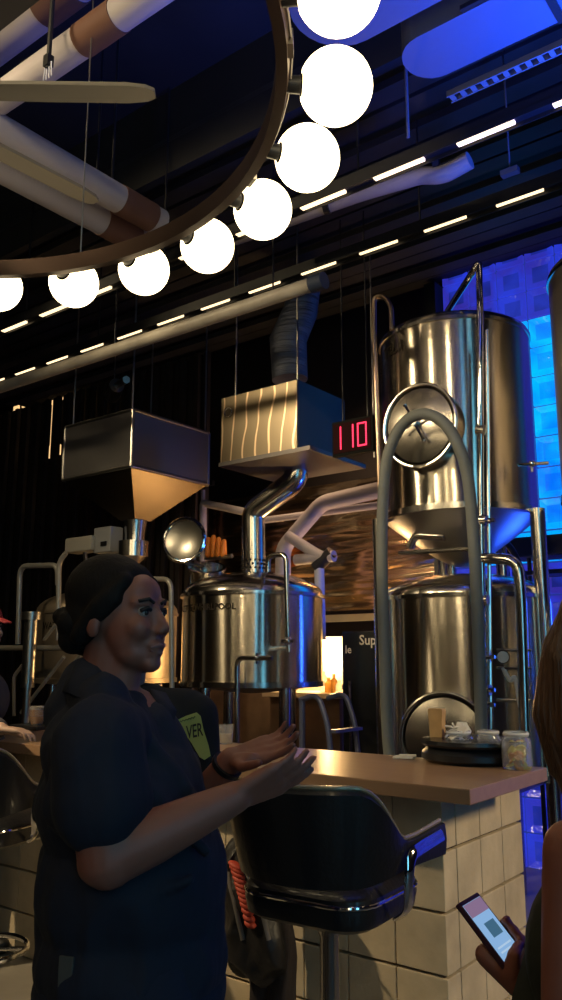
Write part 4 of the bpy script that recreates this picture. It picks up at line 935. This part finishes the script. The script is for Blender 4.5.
# inner trunk and legs under the clothes
P += [('e', wp(118, 765, .02), (.13, .13, .16)), ('e', wp(130, 870, .02), (.145, .15, .20)), ('c', wp(128, 960, .02), wp(128, 990, .02), .14, .14)]
hipc = wp(128, 985, .02); fdir = (RIGHT * .9 + AWAY * .35)
LG, FT = legs_and_feet((hipc.x, hipc.y, .84), fdir, gap=.095)
for h, k_, a_ in LG: P += sample_chain([h, k_, a_], [.085, .055, .038])
body = rounded_blob('body', P, SK, t, .0055, 3)
face(HF, t)
# hair
F = HF; ell = lambda c, r: ('e', F(c), r, F.R)
hair = rounded_blob('hair', [ell((-.032, 0, .050), (.094, .084, .082)), ell((-.055, 0, .005), (.066, .078, .078)), ell((.010, 0, .074), (.050, .066, .040)),
        ('c', F((.040, .048, .066)), F((.014, .068, .03)), .018, .020), ('c', F((.040, -.048, .066)), F((.014, -.068, .03)), .018, .020), ('c', F((.030, -.062, .03)), F((.0, -.074, -.005)), .016, .012), ('c', F((.0, .080, .02)), F((-.05, .07, -.04)), .014, .02), ('c', F((.0, -.080, .02)), F((-.05, -.07, -.04)), .014, .02),
        ell((-.085, 0, -.03), (.045, .06, .05))], HAIRM, t, .006, 4)
bq = wp(78, 624, .0)
rounded_blob('hair_bun', [('e', bq, (.040, .045, .040)), ('e', wp(66, 617, .01), (.026, .03, .022)), ('e', wp(74, 640, 0), (.03, .035, .03)), ('c', wp(84, 618), wp(96, 622), .035, .035)], HAIRM, hair, .006, 3)
# shirt
P = [('e', wp(110, 747, .02), (.125, .205, .112), Matrix.Rotation(YAW, 3, 'Z')), ('e', wp(124, 800, .02), (.165, .20, .15), Matrix.Rotation(YAW, 3, 'Z')),
     ('e', wp(133, 880, .02), (.182, .20, .19), Matrix.Rotation(YAW, 3, 'Z')), ('e', wp(132, 955, .02), (.18, .20, .14), Matrix.Rotation(YAW, 3, 'Z')),
     ('c', wp(88, 712, .0), wp(72, 800, .0), .06, .075), ('c', wp(150, 730, .0), wp(175, 800, .02), .055, .068), ('c', wp(175, 800, .02), wp(182, 900, .02), .068, .08),
     ('c', wp(102, 704, -.10), wp(100, 720, .14), .055, .055), ('c', wp(104, 700, .0), wp(128, 716, -.02), .05, .045), ('c', wp(88, 684, .0), wp(80, 715, .0), .052, .07), ('c', wp(90, 690, -.05), wp(100, 716, -.12), .04, .05),
     ('c', nsh + UP * .01, nsh.lerp(nel, .50), .080, .082), ('c', nsh + UP * .02, wp(112, 735, -.10), .075, .07), ('c', wp(92, 760, -.14), wp(78, 800, -.14), .06, .06),
     ('c', fsh, fsh.lerp(fel, .65), .075, .08), ('c', wp(185, 905, .0), wp(180, 960, .0), .075, .08), ('c', wp(75, 860, .0), wp(80, 950, .0), .07, .08)]
# cloth creases
for (a_, b_, r_) in (((150, 745, -.10), (196, 800, -.08), .012), ((150, 790, -.14), (205, 850, -.10), .012), ((120, 905, -.17), (190, 880, -.14), .011), ((70, 900, -.13), (130, 915, -.17), .012), ((60, 760, -.1), (78, 830, -.17), .012)):
    P.append(('c', wp(*a_), wp(*b_), r_, r_ * .7))
shirt = rounded_blob('shirt', P, NAVY, t, .007, 4, disp=(.007, (9, 9, 6)))
def strip(pts_a, pts_b, th, m, name, parent):
    """a cloth flap between two edges with thickness"""
    n = len(pts_a); c = Vector((0, 0, 0)); vs = []
    for a_, b_ in zip(pts_a, pts_b): vs += [Vector(a_), Vector(b_)]
    fs = [(2 * i, 2 * i + 2, 2 * i + 3, 2 * i + 1) for i in range(n - 1)]
    o = MB().add(vs, fs, 0, True).build(name, m, parent)
    s = o.modifiers.new('s', 'SOLIDIFY'); s.thickness = th; s.offset = 0
    return o
inn = [wp(84, 664, .05), wp(76, 662, -.02), wp(82, 660, -.065), wp(98, 668, -.085), wp(120, 692, -.105), wp(143, 722, -.13)]
out = [wp(70, 692, .07), wp(62, 692, -.04), wp(70, 694, -.12), wp(90, 704, -.155), wp(108, 720, -.175), wp(134, 744, -.18)]
strip(inn, out, .008, NAVY, 'collar', shirt)
inn = [wp(150, 690, .02), wp(158, 706, -.01), wp(156, 728, -.04)]; out = [wp(165, 694, .04), wp(176, 712, .0), wp(168, 740, -.03)]
strip(inn, out, .008, NAVY, 'collar', shirt)
P = [('e', wp(131, 985, .02), (.185, .195, .13), Matrix.Rotation(YAW, 3, 'Z'))]
for h, k_, a_ in LG: P += sample_chain([h + UP * .02, k_, a_ + UP * .02], [.118, .082, .075])
rounded_blob('trousers', P, DENIM, t, .01, 4)
MB().box(wp(66, 972, -.155), (.028, .006, .05), rz=YAW - .3, bev=.002).build('belt_tag', mat('grey_tag', (.07, .06, .05), .7), t)
shoes(t, FT, SHOE)
wd = (fel - fwr).normalized()
MB().tube([fwr + wd * .012, fwr + wd * .022], .034, 20).build('wristband', BLACKP, t)
# ---------- person in a black tee with a pale printed patch, seated behind her ----------
D1 = 2.45
pp = lambda x, y, d=0.0: at(x, y, d=D1 + d)
F2_ = Frame(pp(133, 630), -AWAY * .5 + RIGHT * .75)
b0 = pp(160, 760)
TEE = mat('black_tee', (.010, .010, .012), .9, bump=.4, bscale=(9, 9, 6), bdist=.02)
t = thing('person', (b0.x, b0.y, 0), 'person in a black t-shirt with a yellow printed patch, behind the woman', 'person')
P = head_parts(F2_) + [('e', pp(150, 750), (.12, .10, .14)), ('e', pp(150, 820), (.12, .12, .2)), ('c', pp(192, 718, -.02), pp(198, 785, -.02), .042, .035), ('c', pp(110, 715, .1), pp(105, 780, .1), .045, .035),
                       ('c', pp(198, 785, -.02), pp(165, 795, -.12), .036, .026), ('c', pp(105, 780, .1), pp(140, 800, -.1), .036, .026)]
P += hand_parts(pp(165, 790, -.12), -RIGHT * .8 - UP * .2, -AWAY, 1) + hand_parts(pp(140, 800, -.1), RIGHT * .6 - AWAY * .5, UP, 1)
h1 = pp(150, 850); LG2, FT2 = legs_and_feet((h1.x, h1.y, .86), RIGHT)
for h, k_, a_ in LG2: P += sample_chain([h, k_, a_], [.085, .055, .038])
rounded_blob('body', P, skin_mat('skin_mid', (.28, .18, .15)), t, .007, 3); face(F2_, t)
F = F2_; ell = lambda c, r: ('e', F(c), r, F.R)
rounded_blob('hair', [ell((-.025, 0, .045), (.095, .081, .085)), ell((-.05, 0, .0), (.06, .075, .07))], HAIRM, t, .008, 4)
rounded_blob('beard', [ell((.045, 0, -.092), (.042, .048, .032)), ell((.03, 0, -.07), (.03, .062, .03))], mat('grey_beard', (.12, .12, .14), .9, bump=.6, bscale=(80, 80, 80)), t, .006, 2)
RZ = Matrix.Rotation(YAW, 3, 'Z')
rounded_blob('t_shirt', [('e', pp(142, 700, .02), (.09, .08, .05), RZ), ('e', pp(152, 745, 0), (.165, .125, .15), RZ), ('e', pp(152, 830, 0), (.155, .13, .19), RZ), ('c', pp(120, 706, .05), pp(188, 710, .0), .06, .062), ('c', pp(196, 716, -.01), pp(198, 770, -.02), .066, .066), ('c', pp(115, 712, .1), pp(110, 750, .1), .06, .06)], TEE, t, .008, 5)
P = [('e', pp(150, 865, 0), (.155, .13, .11), RZ)]
for h, k_, a_ in LG2: P += sample_chain([h, k_, a_ + UP * .02], [.105, .075, .065])
rounded_blob('trousers', P, DENIM, t, .011, 4); shoes(t, FT2, SHOE)
# printed pint-glass patch: follows the cloth in front
PD = -.145
pt = lambda x, y: pp(x, y, PD)
Q = [(x_ + 1.5, y_) for x_, y_ in [(174, 721), (184, 716), (195, 712.5), (199, 716), (202, 730), (207, 746), (209, 756), (203, 760), (198, 757), (190, 743), (182, 732)]]
patch = MB().prism([pt(*q_) for q_ in Q], AWAY * .004).build('printed_patch', mat('pale_yellow_print', (.42, .42, .12), .8), t)
patch['label'] = 'pale yellow printed patch'
mb = MB(); wav = [(180 + 1.5 * i, 721.5 - .45 * i + (1.0 if i % 2 else -.8)) for i in range(11)]
mb.tube([pp(x, y, PD - .002) for x, y in wav], .0011, 5)
vs, fs = text_geo('VER', .036)
oc = pt(195, 737); mb.add([oc - AWAY * .002 + RIGHT * (p.x * math.cos(.16) - p.y * math.sin(.16)) * .72 + UP * (p.y * 1.35 + p.x * .16) for p in vs], fs)
mb.build('lettering', INK, patch)
# ---------- person at the far left in a red cap ----------
pl = lambda x, y, d=0.0: at(x, y, d=4.35 + d)
F3 = Frame(pl(-16, 628), RIGHT * .9 - AWAY * .3)
b0 = pl(-22, 740)
t = thing('person', (b0.x, b0.y, 0), 'person in a dark red cap at the left edge behind the bar', 'person')
P = head_parts(F3) + [('e', pl(-25, 690), (.13, .16, .17), RZ), ('e', pl(-25, 750), (.13, .15, .2), RZ)]
l_sh, l_el, l_wr = pl(-20, 672, -.2), pl(-15, 725, -.2), pl(2, 729, -.5)
P += sample_chain([l_sh, l_el, l_wr], [.05, .042, .028]) + hand_parts(l_wr, RIGHT + UP * -.1, -UP, 1, .4)
P += sample_chain([pl(-35, 672, .2), pl(-30, 725, .2), pl(-10, 745, .1)], [.05, .042, .028]) + hand_parts(pl(-10, 745, .1), RIGHT, -UP, -1, .4)
h1 = pl(-25, 790); LG3, FT3 = legs_and_feet((h1.x, h1.y, .88), RIGHT)
for h, k_, a_ in LG3: P += sample_chain([h, k_, a_], [.085, .055, .038])
rounded_blob('body', P, skin_mat('skin_light', (.42, .27, .2)), t, .007, 3); face(F3, t)
F = F3; ell = lambda c, r: ('e', F(c), r, F.R)
RED = mat('dark_red_cap', (.22, .015, .02), .7)
rounded_blob('cap', [ell((-.01, 0, .06), (.104, .086, .075)), ('c', F((.08, .035, .045)), F((.15, .02, .025)), .012, .008), ('c', F((.08, -.035, .045)), F((.15, -.02, .025)), .012, .008), ('c', F((.08, 0, .048)), F((.16, 0, .026)), .013, .008)], RED, t, .006, 3)
rounded_blob('jumper', [('e', pl(-25, 700), (.17, .21, .17), RZ), ('e', pl(-25, 760), (.16, .2, .2), RZ), ('c', l_sh, l_el, .075, .07), ('c', l_el, l_el.lerp(l_wr, .8), .065, .045), ('c', pl(-30, 668, -.15), pl(-30, 668, .15), .07, .07), ('c', pl(-35, 672, .2), pl(-30, 725, .2), .07, .07), ('c', pl(-30, 725, .2), pl(-14, 742, .12), .065, .045)], mat('grey_jumper', (.05, .045, .055), .9), t, .01, 4)
P = [('e', pl(-25, 800, 0), (.155, .15, .12), RZ)]
for h, k_, a_ in LG3: P += sample_chain([h, k_, a_ + UP * .02], [.105, .075, .065])
rounded_blob('trousers', P, DENIM, t, .011, 4); shoes(t, FT3, SHOE)
# ---------- person at the right edge holding a phone ----------
pr = lambda x, y, d=0.0: at(x, y, d=1.35 + d)
F4 = Frame(pr(622, 640), -RIGHT * .75 + AWAY * .65, tilt=.0)
b0 = pr(640, 900)
t = thing('person', (b0.x, b0.y, 0), 'person with long brown hair and bare arms at the right edge, holding a phone', 'person')
px_ = (RIGHT * .043 + UP * .006 + AWAY * .045).normalized(); pu = -(RIGHT * .053 - UP * .072 - AWAY * .045); pu = (pu - px_ * pu.dot(px_)).normalized(); pn = px_.cross(pu)
if pn.dot(Vector((0, 0, CAMZ)) - at(480, 920, d=1.55)) < 0: pn = -pn
pc = at(460, 905, d=1.55) + px_ * .031 - pu * .062; W2, L2 = .031, .063
hw = pc - pu * .082 - pn * .016 + px_ * .016
r_sh, r_el, r_wr = pr(573, 850, .0), pr(566, 1060, -.02), hw - pu * .03 + px_ * .012 - UP * .02
P = head_parts(F4) + [('c', F4((-.035, 0, -.12)), pr(638, 850, .0), .052, .085), ('c', pr(638, 790, -.01), pr(585, 850), .045, .046), ('c', pr(640, 790, -.01), pr(695, 855), .045, .046), ('c', pr(600, 855), pr(680, 860), .055, .055), ('e', pr(635, 930, .03), (.14, .10, .17), RZ), ('e', pr(635, 1130, .03), (.13, .10, .2), RZ)]
P += sample_chain([r_sh, r_sh.lerp(r_el, .5), r_el], [.046, .042, .036]) + sample_chain([r_el, r_el.lerp(r_wr, .5), r_wr], [.042, .040, .032])
P += sample_chain([pr(700, 860, .02), pr(715, 1080, .05), pr(640, 1150, .22)], [.046, .036, .024]) + hand_parts(pr(640, 1150, .22), -RIGHT + UP * .1, UP, 1, .5)
# right hand curled round the phone
P += [('c', r_wr, hw, .032, .032)]
P += [('c', hw + px_ * o_, hw + pu * .062 + px_ * o_ * 1.35 - pn * .012, .024, .020) for o_ in (-.026, 0, .024)]
for i, s_ in enumerate((.052, .034, .016, -.002)):
    kn = pc + pu * (s_ - .045) - pn * .022 + px_ * .020; k1 = pc + pu * (s_ - .050) - pn * .024 + px_ * .040 * (1 if 0 else 1); k2 = k1 + pn * .028 + px_ * .008; k3 = k2 + pn * .006 - px_ * .016
    P += [('c', hw + pu * .055 + px_ * (.02 - .012 * i) - pn * .012, kn, .012, .010), ('c', kn, k1, .010, .0092), ('c', k1, k2, .0090, .0085), ('c', k2, k3, .0085, .0075)]
tb = hw + pu * .018 - px_ * .040 + pn * .012; tm = pc - pu * .048 - px_ * .022 + pn * .020; tt_ = pc - pu * .040 + px_ * .014 + pn * .017
P += [('c', hw - px_ * .015, tb, .018, .015), ('c', tb, tm, .0145, .0115), ('c', tm, tt_, .0112, .0088)]
h1 = pr(640, 1250, .03); LG4, FT4 = legs_and_feet((h1.x, h1.y, .84), -RIGHT + AWAY)
for h, k_, a_ in LG4: P += sample_chain([h, k_, a_], [.08, .05, .036])
rounded_blob('body', P, SK, t, .0055, 3); face(F4, t)
F = F4; ell = lambda c, r: ('e', F(c), r, F.R)
BRH = mat('long_brown_hair', (.10, .045, .022), .5, bump=1, bscale=(60, 60, 5), bdist=.03)
HR = [ell((-.025, 0, .05), (.105, .090, .090)), ell((-.05, 0, .0), (.070, .088, .09))]
for (xs, dd, r_) in (([(588, 600), (568, 650), (556, 715), (558, 770)], -.06, .026), ([(590, 590), (575, 660), (572, 730), (575, 800)], -.08, .03), ([(600, 590), (592, 660), (590, 740), (592, 830)], -.09, .034), ([(610, 600), (612, 680), (612, 760), (612, 850)], -.09, .034), ([(590, 600), (568, 650), (556, 700), (563, 770)], .02, .024), ([(640, 600), (650, 700), (655, 800), (655, 860)], -.05, .04), ([(600, 600), (585, 680), (575, 740), (585, 810)], .06, .03)):
    pts = [pr(x, y, dd) for x, y in xs]; HR += sample_chain(pts, [r_ * 1.2, r_ * 1.5, r_ * 1.4, r_ * .6])
rounded_blob('hair', HR, BRH, t, .007, 3)
TOP = mat('dark_olive_top', (.020, .022, .015), .85, bump=.3, bscale=(30, 30, 30))
rounded_blob('tank_top', [('e', pr(632, 960, .04), (.165, .125, .17), RZ), ('e', pr(628, 1110, .05), (.165, .13, .22), RZ), ('c', pr(615, 845, .0), pr(612, 900, .02), .03, .05), ('c', pr(665, 845, .0), pr(670, 900, .02), .03, .05), ('c', pr(556, 890, .12), pr(545, 1010, .12), .022, .055), ('c', pr(560, 920, .12), pr(590, 1050, .12), .04, .09)], TOP, t, .008, 4)
P = [('e', pr(635, 1250, .03), (.165, .14, .14), RZ)]
for h, k_, a_ in LG4: P += sample_chain([h, k_, a_ + UP * .02], [.105, .072, .06])
rounded_blob('trousers', P, DENIM, t, .011, 4); shoes(t, FT4, SHOE)
# phone
t = thing('phone', tuple(pc), 'phone in a dark case with its screen lit, held at the lower right', 'phone')
PR = Matrix((px_, pu, pn)).transposed()
MB().box(pc - pn * .004, (W2 * 2 + .006, L2 * 2 + .006, .010), M=PR, bev=.003).build('case', mat('plum_phone_case', (.06, .02, .03), .4), t)
def scr(name, c, w, h, m, par, dz=.0): return MB().box(pc + px_ * c[0] + pu * c[1] + pn * (.0016 + dz), (w, h, .0006), M=PR).build(name, m, par)
sc = scr('screen', (0, 0), W2 * 1.86, L2 * 1.84, mat('screen_glow', (.02, .02, .03), .15, emit=(.28, .50, .80), es=.85), t)
scr('screen_header', (0, L2 * .72), W2 * 1.86, L2 * .38, mat('screen_header_glow', (.02, .02, .03), .15, emit=(.25, .16, .26), es=.9), sc, .0005)
scr('screen_picture', (.004, .004), W2 * 1.0, L2 * .42, mat('screen_picture_glow', (.02, .02, .03), .15, emit=(.06, .16, .24), es=.8), sc, .0005)
scr('screen_text_line', (0, -.026), W2 * 1.4, .003, mat('screen_text_glow', (.02, .02, .03), .15, emit=(.5, .7, .9), es=.8), sc, .0005)
scr('screen_text_line', (-.004, -.034), W2 * 1.1, .003, MATS['screen_text_glow'], sc, .0005)
